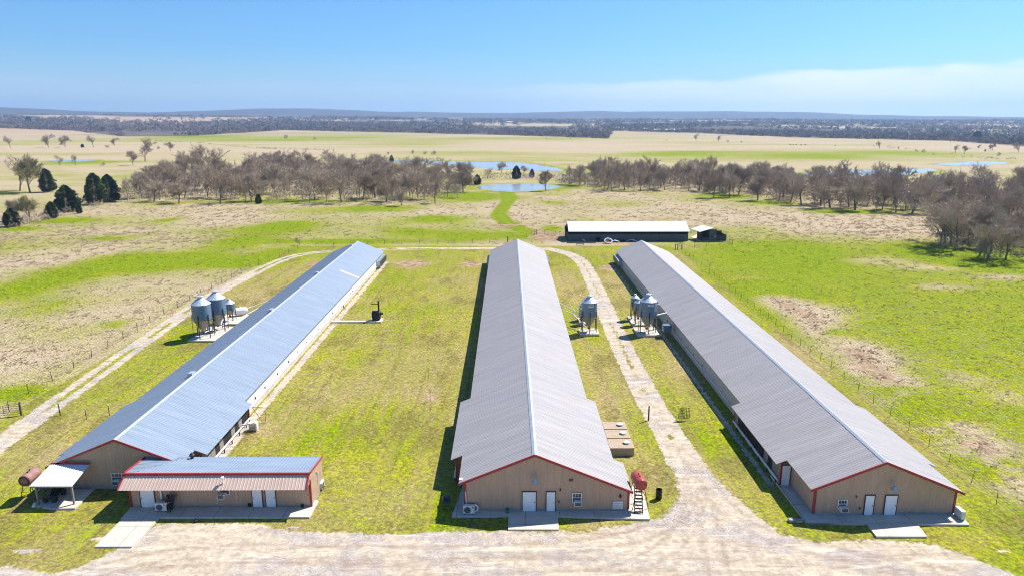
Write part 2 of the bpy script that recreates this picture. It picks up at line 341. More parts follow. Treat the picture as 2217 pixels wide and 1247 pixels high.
def masks(X, Y):
    n1, n2, n3 = fbm(X / 24, Y / 24, 1), fbm(X / 7, Y / 7, 2), fbm(X / 2.2, Y / 2.2, 3, 3)
    r = np.hypot(X, Y)
    lawn = ((X > -59.5) & (X < 45.3) & (Y < 190)).astype(float)
    right = (X >= 45.3) * (1 - sst(Y + 90 * (n1 - .5) + 22 * (n2 - .5) - .12 * (X - 45), 160, 225)); left = (X <= -59.5) * (1 - sst(Y + 60 * (n1 - .5), 170, 240))
    back = 1 - np.clip(lawn + right + left, 0, 1)
    g = lawn * (0.66 + 1.0 * (n1 - 0.5) + 0.6 * (n2 - .5) + 0.45 * (fbm(X / 1.1, Y / 16, 12, 3) - 0.5)) + right * (0.90 + 0.5 * (n1 - .5)) + left * (0.33 + 1.3 * (n1 - .5)) + back * (0.33 + 1.3 * (n1 - .5))
    far = sst(r, 400, 800)
    g = g * (1 - far) + far * np.clip(0.07 + 1.6 * (fbm(X / 260, Y / 90, 17, 4) - 0.46), 0, 0.66)
    soil = np.zeros_like(X); rough = np.clip(right + left + back, 0, 1) * 0.8 + 0.1
    for e in [(60, 620, 120, 45, .6), (360, 567, 160, 26, .65), (523, 524, 90, 22, .5), (595, 550, 50, 16, .6), (516, 571, 60, 9, .5), (252, 700, 30, 10, .4), (40, 850, 80, 22, .6), (360, 477, 30, 7, .5), (223, 517, 50, 5, .4), (595, 492, 60, 10, .5),
              (115, 660, 80, 25, .4), (821, 451, 110, 7, .75), (936, 473, 45, 8, .6), (1075, 512, 140, 12, .7), (737, 523, 150, 5, .7), (618, 488, 60, 11, .5), (1024, 427, 60, 8, .7), (889, 501, 60, 8, .5), (1197, 495, 30, 8, .7), (1197, 437, 40, 4, .4),
              (620, 437, 190, 4, .8), (1000, 423, 60, 5, .7), (1560, 425, 60, 4, .8), (1680, 440, 60, 5, .7), (1850, 458, 110, 6, .7), (2080, 555, 90, 22, .9), (1700, 550, 130, 30, .5), (120, 478, 60, 6, .8), (40, 495, 50, 5, .7),
              (1560, 310, 220, 6, .0), (1480, 335, 160, 6, .55), (1780, 340, 160, 8, .45), (700, 300, 250, 9, .50), (900, 312, 160, 7, .40), (1000, 332, 200, 7, .3), (420, 297, 110, 6, .45), (180, 352, 90, 5, .6), (1950, 330, 150, 9, .35),
              # the worn and dry ones
              (1927, 497, 170, 20, -.85), (1700, 470, 200, 22, -.6), (1890, 565, 110, 11, -.7), (2015, 579, 70, 8, -.7), (2175, 600, 60, 8, -.8), (2033, 620, 60, 8, -.6), (1629, 540, 30, 4, -.6), (1780, 672, 70, 22, -.75), (1620, 600, 60, 8, -.35),
              (1856, 760, 90, 34, -.75), (2090, 820, 60, 18, -.35), (2190, 860, 50, 20, -.4), (560, 640, 70, 25, -.35), (1000, 600, 45, 22, -.25), (900, 790, 90, 60, -.35), (680, 860, 90, 40, -.45), (930, 855, 22, 14, -.75), (560, 930, 70, 35, -.6),
              (1010, 920, 60, 30, -.4), (1320, 880, 40, 60, -.6), (1240, 620, 35, 50, -.5), (1290, 780, 40, 60, -.3), (1480, 800, 50, 60, -.3), (1330, 610, 30, 30, -.4), (100, 990, 90, 50, -.35), (250, 880, 80, 40, -.25), (880, 1080, 70, 40, -.35),
              (60, 1200, 80, 40, -.5), (1600, 1100, 40, 60, -.4), (1290, 1135, 60, 14, -.7), (2130, 1170, 60, 25, -.35), (1420, 1030, 40, 40, -.35), (900, 300, 200, 4, 0)]:
        g = g + (e[4] * 1.35 if e[4] > 0 else e[4] * .8) * ell(X, Y, *e[:4])
    for e in [(890, 571, 55, 12, .95), (1022, 572, 38, 9, .95), (1322, 580, 42, 12, .8), (690, 572, 40, 12, .8), (1188, 514, 55, 13, 1.0), (1092, 488, 52, 4, 1.0), (1215, 600, 25, 20, .5), (931, 860, 20, 12, .8), (560, 940, 60, 40, .35), (1330, 870, 30, 40, .35),
              (650, 590, 20, 10, .5), (1170, 505, 30, 14, .8), (1350, 527, 110, 4, .8), (160, 965, 50, 30, .4)]:
        soil = np.maximum(soil, e[4] * ell(X, Y, *e[:4]))
    d = line_d(X, Y, DRYBAND); g = g - .85 * sst(-d, -7.5, -.5) * sst(n2 * .5 + n1 * .5, .34, .52)
    rough = rough + 0.6 * sst(-d, -7, -2); soil = np.maximum(soil, .62 * sst(-d, -5.0, -.5) * sst(n2, .38, .55))
    d = line_d(X, Y, GREENPATH); g = g + 1.0 * sst(-d, -4.2, -1.8)
    # gravel and dirt ways
    gr = sst(-poly_sd(X, Y, LOT), -1.1, 1.1)
    d = line_d(X, Y, DRIVE); gr = np.maximum(gr, sst(-d, -2.25, -1.25) * (1 - 0.55 * sst(-d, -.60, -.20) * sst(n2, .32, .46)))
    d = line_d(X, Y, TRACK); tr = .86 * sst(-d, -2.4, -0.9) * (1 - 0.65 * sst(-d, -0.62, -0.22) * (n2 > 0.40) * sst(Y, 70, 85)); gr = np.maximum(gr, tr)
    for (a, b, c, e) in [(-30.5, 62, -29.35, 168), (25.6, 60, 24.9, 168)]:
        x0, x1 = min(a, c), max(a, c); s = sst(X, x0 - .2, x0 + .2) * sst(-X, -x1 - .2, -x1 + .2) * sst(Y, b - .3, b) * sst(-Y, -e - .3, -e); gr = np.maximum(gr, 0.85 * s)
    gr = np.maximum(gr, 0.8 * ell(X, Y, 1410, 1135, 50, 18)); gr = np.maximum(gr, 0.7 * ell(X, Y, 60, 1190, 55, 8)); gr = np.maximum(gr, 0.75 * ell(X, Y, 210, 1164, 26, 7)); gr = np.maximum(gr, 0.8 * ell(X, Y, 636, 1140, 20, 5))
    for e in [(1310, 1140, 60, 8), (1180, 1060, 10, 6), (890, 1050, 14, 5), (860, 1140, 30, 5), (800, 1120, 20, 4), (2170, 1190, 30, 8), (1640, 1120, 20, 25), (980, 1140, 20, 6)]:
        gr = np.maximum(gr, 0.55 * ell(X, Y, *e))
    # bare ground between fence and pasture
    wood = sst(r, 5200, 6400) * 1.0 + sst(r, 1500, 2600) * sst(fbm(X / 500, Y / 500, 61, 3), 0.50, 0.58) * 0.9
    e_ = Y / np.maximum(wood_edge(CX + F_PX * X / np.maximum(Y, 50.0)), 1.0); wood = np.maximum(wood, (Y > 600) * sst(e_, .99, 1.03) * (1 - sst(e_, 1.65, 1.85)) * .9)
    ruts = np.zeros_like(X); k = (Y < 75) & (Y > 35)
    for a in ARCS:
        d = line_d(X, Y, a); ruts = np.maximum(ruts, np.exp(-((d - .80) / .20) ** 2) * (.4 + .6 * n2))
    orange = sst(r, 1700, 2300) * sst(-X / np.maximum(Y, 1), 0.18, 0.35)
    for p in PONDS:
        sd = poly_sd(X, Y, p); k = sst(-sd, -2.5, -0.3); soil = np.maximum(soil, 0.7 * k * (n2 > .4)); g = g + 0.4 * sst(-sd, -12, -3) * (1 - k)
    return dict(green=np.clip(g, 0, 1.3), gravel=np.clip(gr, 0, 1), soil=np.clip(soil, 0, 1), rough=np.clip(rough, 0, 1), wood=np.clip(wood, 0, 1), orange=np.clip(orange, 0, 1), lawn=lawn, ruts=ruts)
# ------------------------------------------------------------------ ground material
def ground_material():
    m = bpy.data.materials.new('pasture_and_gravel'); m.use_nodes = True; t = m.node_tree; b = t.nodes['Principled BSDF']
    L = t.links
    tc = N(t, 'ShaderNodeTexCoord')
    def noise(scale, det=5, rough=0.6, stretch=None, w=0.0, dist=0.0):
        src = tc.outputs['Object']
        mp = N(t, 'ShaderNodeMapping'); L.new(src, mp.inputs[0]); mp.inputs[1].default_value = (w, w * .7, 0)
        mp.inputs[3].default_value = stretch if stretch else (1, 1, 1); src = mp.outputs[0]
        n = N(t, 'ShaderNodeTexNoise'); n.inputs['Scale'].default_value = scale; n.inputs['Detail'].default_value = det; n.inputs['Roughness'].default_value = rough; n.inputs['Distortion'].default_value = dist
        L.new(src, n.inputs['Vector']); return n.outputs[0]
    def attr(a):
        n = N(t, 'ShaderNodeAttribute', attribute_name=a); return n.outputs['Fac']
    nf, nm, nl, nx = noise(2.9, 5, .70), noise(.55, 4, .62, w=31), noise(.11, 3, .6, w=57), noise(11.0, 2, .7, w=9)
    nmow = noise(1.0, 3, .6, stretch=(1.5, .045, 1), w=5)
    nclump = noise(1.15, 3, .7, w=77)
    green, gravel, soil, rough, wood, orange, lawn = [attr(a) for a in ('green', 'gravel', 'soil', 'rough', 'wood', 'orange', 'lawn')]; ruts = attr('ruts')
    def c(x, k): return math_node(t, 'MULTIPLY', math_node(t, 'SUBTRACT', x, .5), k)
    pert = math_node(t, 'ADD', math_node(t, 'ADD', c(nf, 1.15), c(nm, .80)), c(nclump, .9))
    gfac = maprange(t, math_node(t, 'ADD', green, pert), .12, .86, 0, 1, 'LINEAR')
    lime = mixrgb(t, maprange(t, nl, .35, .65), (0.360, 0.365, 0.008), (0.245, 0.315, 0.008))
    deep = mixrgb(t, maprange(t, nm, .3, .7), (0.085, 0.110, 0.006), (0.185, 0.185, 0.010))
    lime = mixrgb(t, maprange(t, green, .6, 1.15), lime, (0.235, 0.330, 0.008))
    grn = mixrgb(t, maprange(t, nf, .36, .62), deep, lime)
    dry = mixrgb(t, maprange(t, nf, .34, .64), (0.31, 0.235, 0.150), (0.53, 0.435, 0.300))
    dry = mixrgb(t, maprange(t, nl, .4, .7, 0, .55), dry, (0.43, 0.315, 0.225))
    olive = mixrgb(t, maprange(t, nf, .35, .65), (0.195, 0.145, 0.045), (0.37, 0.295, 0.105))
    dry = mixrgb(t, math_node(t, 'MULTIPLY', lawn, .75), dry, olive)
    grass = mixrgb(t, gfac, dry, grn)
    grass = mixrgb(t, math_node(t, 'MULTIPLY', lawn, maprange(t, nmow, .48, .66, 0, .60)), grass, (0.30, 0.235, 0.075))
    nbig = noise(.20, 4, .62, stretch=(1, .45, 1), w=171); nstr = noise(1.0, 3, .6, stretch=(.9, .03, 1), w=93)
    worn = math_node(t, 'MULTIPLY', lawn, math_node(t, 'MAXIMUM', maprange(t, nbig, .50, .64, 0, .75), maprange(t, nstr, .54, .68, 0, .6)))
    grass = mixrgb(t, worn, grass, mixrgb(t, maprange(t, nf, .35, .62), (0.115, 0.098, 0.026), (0.245, 0.205, 0.062)))
    grass = mixrgb(t, orange, grass, (0.42, 0.300, 0.190))
    sfac = maprange(t, math_node(t, 'ADD', soil, math_node(t, 'ADD', c(nf, .8), c(nm, .8))), .35, .75)
    soilc = mixrgb(t, maprange(t, nm, .35, .65), (0.235, 0.150, 0.092), (0.42, 0.305, 0.195))
    grass = mixrgb(t, sfac, grass, soilc)
    vfac = maprange(t, math_node(t, 'ADD', gravel, math_node(t, 'ADD', c(nf, .85), c(nm, .95))), .40, .66)
    pale = mixrgb(t, maprange(t, nf, .18, .82), (0.335, 0.275, 0.205), (0.53, 0.455, 0.355))
    grey = mixrgb(t, maprange(t, nx, .35, .65), (0.25, 0.215, 0.195), (0.46, 0.41, 0.375))
    gmix = noise(.13, 4, .6, stretch=(1, 1.6, 1), w=113, dist=.8)
    gravc = mixrgb(t, maprange(t, gmix, .47, .60, 0, .9), pale, grey)
    rut = noise(.40, 5, .68, stretch=(.30, 2.6, 1), w=141, dist=1.0)
    gravc = mixrgb(t, maprange(t, rut, .54, .68, 0, .60), gravc, (0.27, 0.195, 0.13))
    gravc = mixrgb(t, maprange(t, rut, .44, .36, 0, .7), gravc, (0.62, 0.53, 0.41))
    gravc = mixrgb(t, math_node(t, 'MULTIPLY', ruts, maprange(t, nm, .35, .6, .25, .85)), gravc, (0.235, 0.18, 0.135))
    col = mixrgb(t, vfac, grass, gravc)
    vv = math_node(t, 'MULTIPLY', maprange(t, nx, .30, .70, .74, 1.24, 'LINEAR'), math_node(t, 'ADD', maprange(t, nclump, .36, .60, .80, 1.07, 'LINEAR'), math_node(t, 'MULTIPLY', vfac, .06)))
    hv = N(t, 'ShaderNodeHueSaturation'); L.new(col, hv.inputs['Color']); L.new(vv, hv.inputs['Value']); col = hv.outputs[0]
    woodc = mixrgb(t, nm, (0.060, 0.052, 0.050), (0.105, 0.086, 0.080))
    wl = noise(.01, 6, .65, w=3)
    woodc = mixrgb(t, maprange(t, wl, .52, .66), woodc, (0.16, 0.14, 0.09))
    col = mixrgb(t, wood, col, woodc)
    L.new(col, b.inputs['Base Color'])
    b.inputs['Roughness'].default_value = 0.95; b.inputs['Specular IOR Level'].default_value = 0.03
    h = noise(1.7, 3, .75, w=201)
    bp = N(t, 'ShaderNodeBump'); bp.inputs['Distance'].default_value = 0.45; L.new(h, bp.inputs['Height'])
    st = math_node(t, 'MULTIPLY', math_node(t, 'ADD', math_node(t, 'MULTIPLY', rough, .6), .35), math_node(t, 'SUBTRACT', 1.0, math_node(t, 'MULTIPLY', vfac, .72)))
    L.new(st, bp.inputs['Strength']); L.new(bp.outputs[0], b.inputs['Normal'])
    return m
M['ground'] = ground_material()
def build_ground():
    ys = [-80., -50., -25., -5., 8., 16., 22., 27., 31., 34., 36.5, 38.5]; y = 40.0
    while y < 9800: ys.append(y); y += max(.30, .0060 * y)
    ys = np.array(ys)
    tf = np.arange(-.86, .8601, .0036); to = np.array([.88, .92, .97, 1.03, 1.1, 1.2, 1.3, 1.45])
    ts = np.concatenate([-to[::-1], tf, to])
    Yg, Tg = np.meshgrid(ys, ts, indexing='ij'); Xg = Tg * (np.maximum(Yg, 20) + 25)
    X, Y = Xg.ravel(), Yg.ravel(); Z = terrain_z(X, Y)
    mk = masks(X, Y)
    nr, nc = len(ys), len(ts); idx = np.arange(nr * nc).reshape(nr, nc)
    f = np.stack([idx[:-1, :-1], idx[:-1, 1:], idx[1:, 1:], idx[1:, :-1]], -1).reshape(-1, 4)
    V = np.stack([X, Y, Z], 1)
    way = (mk['gravel'][f].mean(1) > .5) & (Y[f].mean(1) < 230)
    for name, sel in (('ground', ~way), ('gravel_drive', way)):
        ff = f[sel]; u, inv = np.unique(ff, return_inverse=True); ff = inv.reshape(-1, 4)
        me = np_mesh(name, V[u], ff, M['ground'], 4, True)
        for k, a in mk.items():
            at = me.attributes.new(k, 'FLOAT', 'POINT'); at.data.foreach_set('value', a[u].astype(np.float32))
        o = bpy.data.objects.new(name, me); COL.objects.link(o); o['kind'] = 'structure'
    return
build_ground()
def tz(x, y): return float(terrain_z(np.array([float(x)]), np.array([float(y)]))[0])
# ponds
def water_material():
    m = bpy.data.materials.new('still_pond_water'); m.use_nodes = True; t = m.node_tree; b = t.nodes['Principled BSDF']
    b.inputs['Base Color'].default_value = (0.30, 0.32, 0.33, 1); b.inputs['Roughness'].default_value = 0.16; b.inputs['IOR'].default_value = 1.38; b.inputs['Specular IOR Level'].default_value = 1.0  # pale grey base colour stands in for part of the sky's reflection
    tc = N(t, 'ShaderNodeTexCoord'); n = N(t, 'ShaderNodeTexNoise'); n.inputs['Scale'].default_value = .35; n.inputs['Detail'].default_value = 4
    t.links.new(tc.outputs['Object'], n.inputs['Vector']); bp = N(t, 'ShaderNodeBump'); bp.inputs['Strength'].default_value = .06; bp.inputs['Distance'].default_value = .3
    t.links.new(n.outputs[0], bp.inputs['Height']); t.links.new(bp.outputs[0], b.inputs['Normal']); return m
M['water'] = water_material()
for p in PONDS:
    c = np.mean(np.array(p), 0); q = [tuple(c + (np.array(a) - c) * 1.10) for a in p]
    area = sum(q[i][0] * q[(i + 1) % len(q)][1] - q[(i + 1) % len(q)][0] * q[i][1] for i in range(len(q)))
    if area < 0: q = q[::-1]
    o = MB().add([(x, y, -0.16) for x, y in q], [tuple(range(len(q)))]).build('pond_water', M['water']); o['kind'] = 'structure'
# ------------------------------------------------------------------ barns
SL = 5 / 12.0
def ribbed_slope(mb, xr, zr, side, off0, off1, y0, y1, pitch=.305, h=.022, slope=SL):
    """a roof slope of ribbed sheet between two offsets from the ridge"""
    n = max(1, round((y1 - y0) / pitch)); d = (y1 - y0) / n; prof = []
    for i in range(n):
        b = y0 + i * d; prof += [(b, 0), (b + d * .60, 0), (b + d * .70, h), (b + d * .86, h), (b + d * .96, 0)]
    prof.append((y1, 0)); v = []
    for y, z in prof:
        for o in (off0, off1): v.append((xr + side * o, y, zr - slope * o + z))
    f = []
    for i in range(len(prof) - 1):
        q = (2 * i, 2 * i + 1, 2 * i + 3, 2 * i + 2); f.append(q if side > 0 else q[::-1])
    mb.add(v, f)
    # underside and the three free edges
    t = .06; a = [(xr + side * o, y, zr - slope * o - tt) for tt in (0.002, t) for o in (off0, off1) for y in (y0, y1)]
    mb.add(a, [(4, 5, 7, 6), (2, 3, 7, 6), (0, 2, 6, 4), (1, 3, 7, 5)])
def ribbed_wall(mb, p0, p1, zb, ztop, nrm, pitch=.305, h=.016):
    """upright ribbed sheet from p0 to p1 (plan), top given by a function of distance along it"""
    p0, p1 = np.array(p0, float), np.array(p1, float); Ln = np.hypot(*(p1 - p0)); e = (p1 - p0) / Ln; nrm = np.array(nrm, float)
    n = max(1, round(Ln / pitch)); d = Ln / n; prof = []
    for i in range(n):
        b = i * d; prof += [(b, 0), (b + d * .62, 0), (b + d * .70, h), (b + d * .88, h), (b + d * .96, 0)]
    prof.append((Ln, 0)); v = []
    for s, k in prof:
        q = p0 + e * s + nrm * k; v += [(q[0], q[1], zb), (q[0], q[1], ztop(s))]
    mb.add(v, [(2 * i, 2 * i + 2, 2 * i + 3, 2 * i + 1) for i in range(len(prof) - 1)])
def trim_bar(mb, a, b, w=.16, t=.10):
    mb.tube(a, b, w * .5, w * .5, 4)
def door_part(root, x0, x1, zb, zt, y, handle_right=True, panel_h=None, fr=.07):
    m = MB(); m.box((x0, y - .045, zb), (x1, y + .01, zt)); d = m.build('door', M['door'], root)
    f = MB(); f.box((x0 - fr, y - .065, zb), (x0, y + .01, zt + fr)).box((x1, y - .065, zb), (x1 + fr, y + .01, zt + fr)).box((x0, y - .065, zt), (x1, y + .01, zt + fr)); f.build('door_frame', M['rust'], d)
    hx = x1 - .10 if handle_right else x0 + .10
    MB().tube((hx, y - .045, zb + .95), (hx, y - .13, zb + .95), .035, .045, 8).build('handle', M['wire'], d)
    return d
def window_part(root, x0, x1, zb, zt, y):
    w = .07; f = MB()
    f.box((x0, y - .07, zb), (x0 + w, y, zt)).box((x1 - w, y - .07, zb), (x1, y, zt)).box((x0 + w, y - .07, zt - w), (x1 - w, y, zt)).box((x0 + w, y - .07, zb), (x1 - w, y, zb + w))
    zm = zb + (zt - zb) * .52; f.box((x0 + w, y - .06, zm - .025), (x1 - w, y, zm + .025))
    for k in (1, 2):
        xx = x0 + (x1 - x0) * k / 3; f.box((xx - .012, y - .05, zm + .025), (xx + .012, y, zt - w))
    o = f.build('window', M['white'], root)
    MB().box((x0 + w, y - .03, zb + w), (x1 - w, y - .012, zt - w)).build('pane', M['glass'], o)
    return o
def window_ac(root, xc, zb, y, w=.62, h=.42, d=.5):
    m = MB(); m.box((xc - w / 2, y - d, zb), (xc + w / 2, y - .02, zb + h)); a = m.build('window_air_conditioner', M['acwhite'], root)
    g = MB(); g.box((xc - w / 2 + .05, y - d - .012, zb + .05), (xc + w / 2 - .05, y - d + .002, zb + h - .05)); g.build('grille', M['grille'], a)
    return a
def lamp_part(root, x, y, z):
    m = MB(); m.path([(x, y, z + .55), (x, y - .35, z + .75), (x, y - .55, z + .55), (x, y - .55, z + .32)], .028, 6)
    m.lathe([(.10, .32), (.13, .22), (.30, .02), (.32, 0)], (x, y - .55, z), 14)
    o = m.build('barn_lamp', M['galvtop'], root, smooth=True)
    MB().lathe([(.03, 0), (.09, -.02), (.10, -.12), (.02, -.18)], (x, y - .55, z + .06), 10).build('bulb', M['white'], o, smooth=True)
def barn(name, label, xr, zr, yf, y1, y2, ye, L, R, roofm, sidemat):
    """L, R: roof offsets from the ridge (front room, cooling section, long house)"""
    root = empty(name, (xr, yf, 0), label, 'barn')
    T = lambda x, y, z: (x - xr, y - yf, z)
    secs = [(yf, y1, 0), (y1, y2, 1), (y2, ye, 2)]
    INS = .55
    for side, O in ((-1, L), (1, R)):
        m = MB()
        for a, b, k in secs: ribbed_slope(m, 0, zr, side, 0.0, O[k], a - yf, b - yf)
        m.build('roof_slope', roofm, root)
    # ridge cap
    m = MB(); n = 28
    m.add([(-.24, -.05, zr - .24 * SL + .045), (0, -.05, zr + .06), (.24, -.05, zr - .24 * SL + .045), (-.24, ye - yf, zr - .24 * SL + .045), (0, ye - yf, zr + .06), (.24, ye - yf, zr - .24 * SL + .045)],
          [(0, 1, 4, 3), (1, 2, 5, 4)]); m.build('ridge_cap', M['ridge'], root)
    # front gable wall
    xl, xrr = -(L[0] - INS), R[0] - (INS if R[0] < 8 else .32); fy = .30
    zt = lambda s: zr - SL * abs(xl + s) - .07
    m = MB(); ns = [(xl, 0), (0, 0), (xrr, 0)]
    ribbed_wall(m, (xl, fy), (0, fy), .24, zt, (0, -1)); ribbed_wall(m, (0, fy), (xrr, fy), .24, lambda s: zr - SL * s - .07, (0, -1))
    m.build('front_wall', M['tan'], root)
    MB().box((xl - .01, fy - .04, -.15), (xrr + .01, fy + .2, .24)).build('foundation', M['foundation'], root)
    # red trim along the gable and at the corners
    for side, o in ((-1, L[0]), (1, R[0])):
        m = MB(); m.add([(side * q, yy, zr - SL * q + dz) for yy in (-.07, .02) for q, dz in ((0, .055), (0, -.17), (o + .03, -.17), (o + .03, .055))],
                        [(0, 1, 2, 3), (7, 6, 5, 4), (0, 3, 7, 4), (1, 5, 6, 2), (3, 2, 6, 7), (0, 4, 5, 1)]); m.build('rake_trim', M['red'], root)
    for x, s in ((xl, -1), (xrr, 1)):
        m = MB(); m.box((x - .10, fy - .05, .22), (x + .10, fy + .12, zr - SL * abs(x) - .16)); m.build('corner_trim', M['red'], root)
    # side walls, section by section
    for side, O in ((-1, L), (1, R)):
        for a, b, k in secs:
            x = side * (O[k] - (INS if k != 2 else .38)); x = x if not (k == 0 and side > 0 and O[0] > 8) else xrr
            zt_ = zr - SL * abs(x) - .05; a_, b_ = a - yf + (fy + .01 if k == 0 else 0.0), b - yf
            if k == 0:
                m = MB(); ribbed_wall(m, (x, a_ + .12), (x, b_), .20, lambda s: zt_, (side, 0)); m.build('side_wall', M['tan'], root)
                MB().box((min(x, x + side * .03), a_ + .12, -.15), (max(x, x + side * .03), b_, .20)).build('foundation', M['foundation'], root)
            elif k == 1:
                cnt = 12; d = (b_ - a_) / cnt
                MB().box((min(x, x - side * .12), a_, -.15), (max(x, x - side * .12), b_, .45)).build('kerb_wall', M['concrete'], root)
                seq = [0, 0, 0, 1, 0, 1, 1, 0, 1, 0, 1, 1] if name == 'blue_roofed_barn' else [0, 0, 1, 0, 1, 1, 1, 1, 1, 1, 1, 0]
                for i in range(cnt):
                    o_ = MB().box((min(x, x - side * .10), a_ + i * d + .03, .46), (max(x, x - side * .10), a_ + (i + 1) * d - .03, zt_ - .03))
                    o_.build('cooling_pad' if seq[i] else 'board_panel', M['pad'] if seq[i] else M['wood'], root)
                MB().path([(x + side * .22, a_ + .2, .52), (x + side * .22, b_ - .2, .52)], .09, 8).build('water_pipe', M['white'], root)
                for i in range(0, cnt, 2):
                    MB().box((x + side * .17, a_ + (i + .5) * d - .05, -.1), (x + side * .27, a_ + (i + .5) * d + .05, .44)).build('pipe_support', M['leg'], root)
                # short end walls closing the step
                for yy, kk in ((a_, 0), (b_, 2)):
                    xo = side * (O[kk] - INS); lo, hi = min(xo, x), max(xo, x)
                    if hi - lo > .2:
                        MB().prism([(lo, .0), (hi, .0), (hi, zr - SL * abs(hi) - .08), (lo, zr - SL * abs(lo) - .08)], yy - .04 if kk == 0 else yy - .02, yy + .02 if kk == 0 else yy + .04).build('step_wall', M['brownwood'], root)
                m = MB(); m.box((x - .09, a_ - .07, 0), (x + .09, a_ + .09, zt_ - .12)); m.build('corner_trim', M['red'], root)
                m = MB(); m.box((x - .09, b_ - .09, 0), (x + .09, b_ + .07, zt_ - .12)); m.build('corner_trim', M['red'], root)
            else:
                x0, x1 = (x - .10, x) if side > 0 else (x, x + .10)
                MB().box((x0 - .03 if side < 0 else x0, a_, -.15), (x1 if side < 0 else x1 + .03, b_, .42)).build('kerb_wall', M['concrete'], root)
                m = MB(); ribbed_wall(m, (x, a_), (x, b_), .42, lambda s: zt_, (side, 0), pitch=1.22, h=.02); m.build('side_wall', sidemat, root)
                MB().box((min(x, x + side * .14), a_ + .1, .62), (max(x, x + side * .14), b_ - .1, .78)).build('curtain_roll', M['curtain'], root)
                rr = random.Random(len(label) * 7 + side)
                for i in range(16):
                    yy = a_ + 2 + (b_ - a_ - 24) * (i + rr.random() * .6) / 16; s_ = .10 + .16 * rr.random()
                    MB().box((x + side * .012, yy, 1.0), (x + side * .06, yy + s_, 1.0 + s_ * 1.3)).build('wall_inlet', M['black'], root)
                # fans at the far end
                for i in range(5):
                    yc = b_ - 1.4 - i * 1.75; m = MB()
                    m.lathe([(.62, 0), (.66, .25), (.80, .95)], (x + side * .02, yc, 1.25), 14, 'x') if side > 0 else m.lathe([(.80, -.95), (.66, -.25), (.62, 0)], (x - .02, yc, 1.25), 14, 'x')
                    m.box((min(x, x + side * .30), yc - .74, .55), (max(x, x + side * .30), yc + .74, 1.98))
                    fo = m.build('fan_housing', M['galvtop'], root)
                    xx = x + side * .98; MB().lathe([(.74, 0), (.74, .02)], (xx, yc, 1.25), 14, 'x').build('fan_shutter', M['black'], fo)
    # far gable
    m = MB(); xl2, xr2 = -(L[2] - .38), R[2] - .38; yy = ye - yf - .25
    m.prism([(xl2, 0), (xr2, 0), (xr2, zr - SL * xr2 - .08), (0, zr - .08), (xl2, zr + SL * xl2 - .08)], yy - .05, yy); m.build('rear_wall', M['greywall'], root)
    return root
MID = barn('grey_roofed_barn', 'long grey ribbed metal barn in the middle, red tank at its corner', 2.33, 5.71, 55.20, 60.55, 74.5, 167.3, (6.70, 7.82, 6.65), (8.70, 7.72, 6.72), M['roof_grey'], M['greywall'])
RGT = barn('grey_roofed_barn', 'long grey ribbed metal barn on the right, beside the wire fence', 32.75, 5.29, 54.45, 59.9, 73.6, 167.8, (6.30, 7.27, 6.25), (7.20, 8.15, 6.95), M['roof_grey'], M['greywall'])
LFT = barn('blue_roofed_barn', 'long blue-grey metal barn on the left with low annex at its front', -36.70, 5.12, 59.60, 62.4, 74.9, 168.0, (6.75, 7.45, 6.45), (6.00, 7.15, 6.30), M['roof_blue'], M['curtain'])
def rel(o, p): return (p[0] - o.location.x, p[1] - o.location.y, p[2])
# openings of the middle barn
yw = .30 - .03
def dd(root, px0, px1, pyt, pyb, Y, hr=True, zb=None):
    a, b = P(px0, pyb, Y), P(px1, pyt, Y)
    zb = max(.06, a[2]) if zb is None else zb
    return door_part(root, a[0] - root.location.x, b[0] - root.location.x, zb, max(b[2], zb + 1.9), Y - root.location.y, hr)
YM = 55.20 + .26
dd(MID, 1131.5, 1160, 1064, 1106.5, YM); dd(MID, 1183, 1202, 1064, 1106.5, YM)
def ww(root, px0, px1, pyt, pyb, Y, ac=True):
    a, b = P(px0, pyb, Y), P(px1, pyt, Y); x0, x1 = a[0] - root.location.x, b[0] - root.location.x
    w = window_part(root, x0, x1, a[2], b[2], Y - root.location.y)
    if ac: window_ac(root, (x0 + x1) / 2 + .04, a[2] - .10, Y - root.location.y - .03)
ww(MID, 1238.5, 1260, 1066, 1087, YM)
a = P(1326, 1103, YM); b = P(1349, 1084, YM)
h = MB().box((a[0] - 2.33, .20, .30), (b[0] - 2.33, .27, b[2])).build('hatch', M['acwhite'], MID)
m = MB()
for k in range(1, 4): m.box((a[0] - 2.33 + .02, .19, .30 + k * (b[2] - .30) / 4 - .008), (b[0] - 2.33 - .02, .199, .30 + k * (b[2] - .30) / 4 + .008))
m.build('panel_groove', M['foundation'], h)
lamp_part(MID, P(1157, 1036, YM)[0] - 2.33, .26, P(1157, 1036, YM)[2])
for px, py in ((1234, 1038.5), (1238.5, 1038.5), (1213, 1059), (1210, 1085)):
    q = P(px, py, YM); MB().box((q[0] - 2.33 - .05, .17, q[2] - .09), (q[0] - 2.33 + .05, .27, q[2] + .09)).build('wall_fitting', M['black'], MID)
q = P(1343, 1073, YM); MB().box((q[0] - 2.33 - .08, .10, q[2] - .14), (q[0] - 2.33 + .08, .27, q[2] + .14)).build('wall_lantern', M['black'], MID)
q = P(999, 1046, YM); MB().box((q[0] - 2.33 - .22, .45, q[2] - .10), (q[0] - 2.33 + .10, .80, q[2] + .26)).build('junction_box', M['white'], MID)
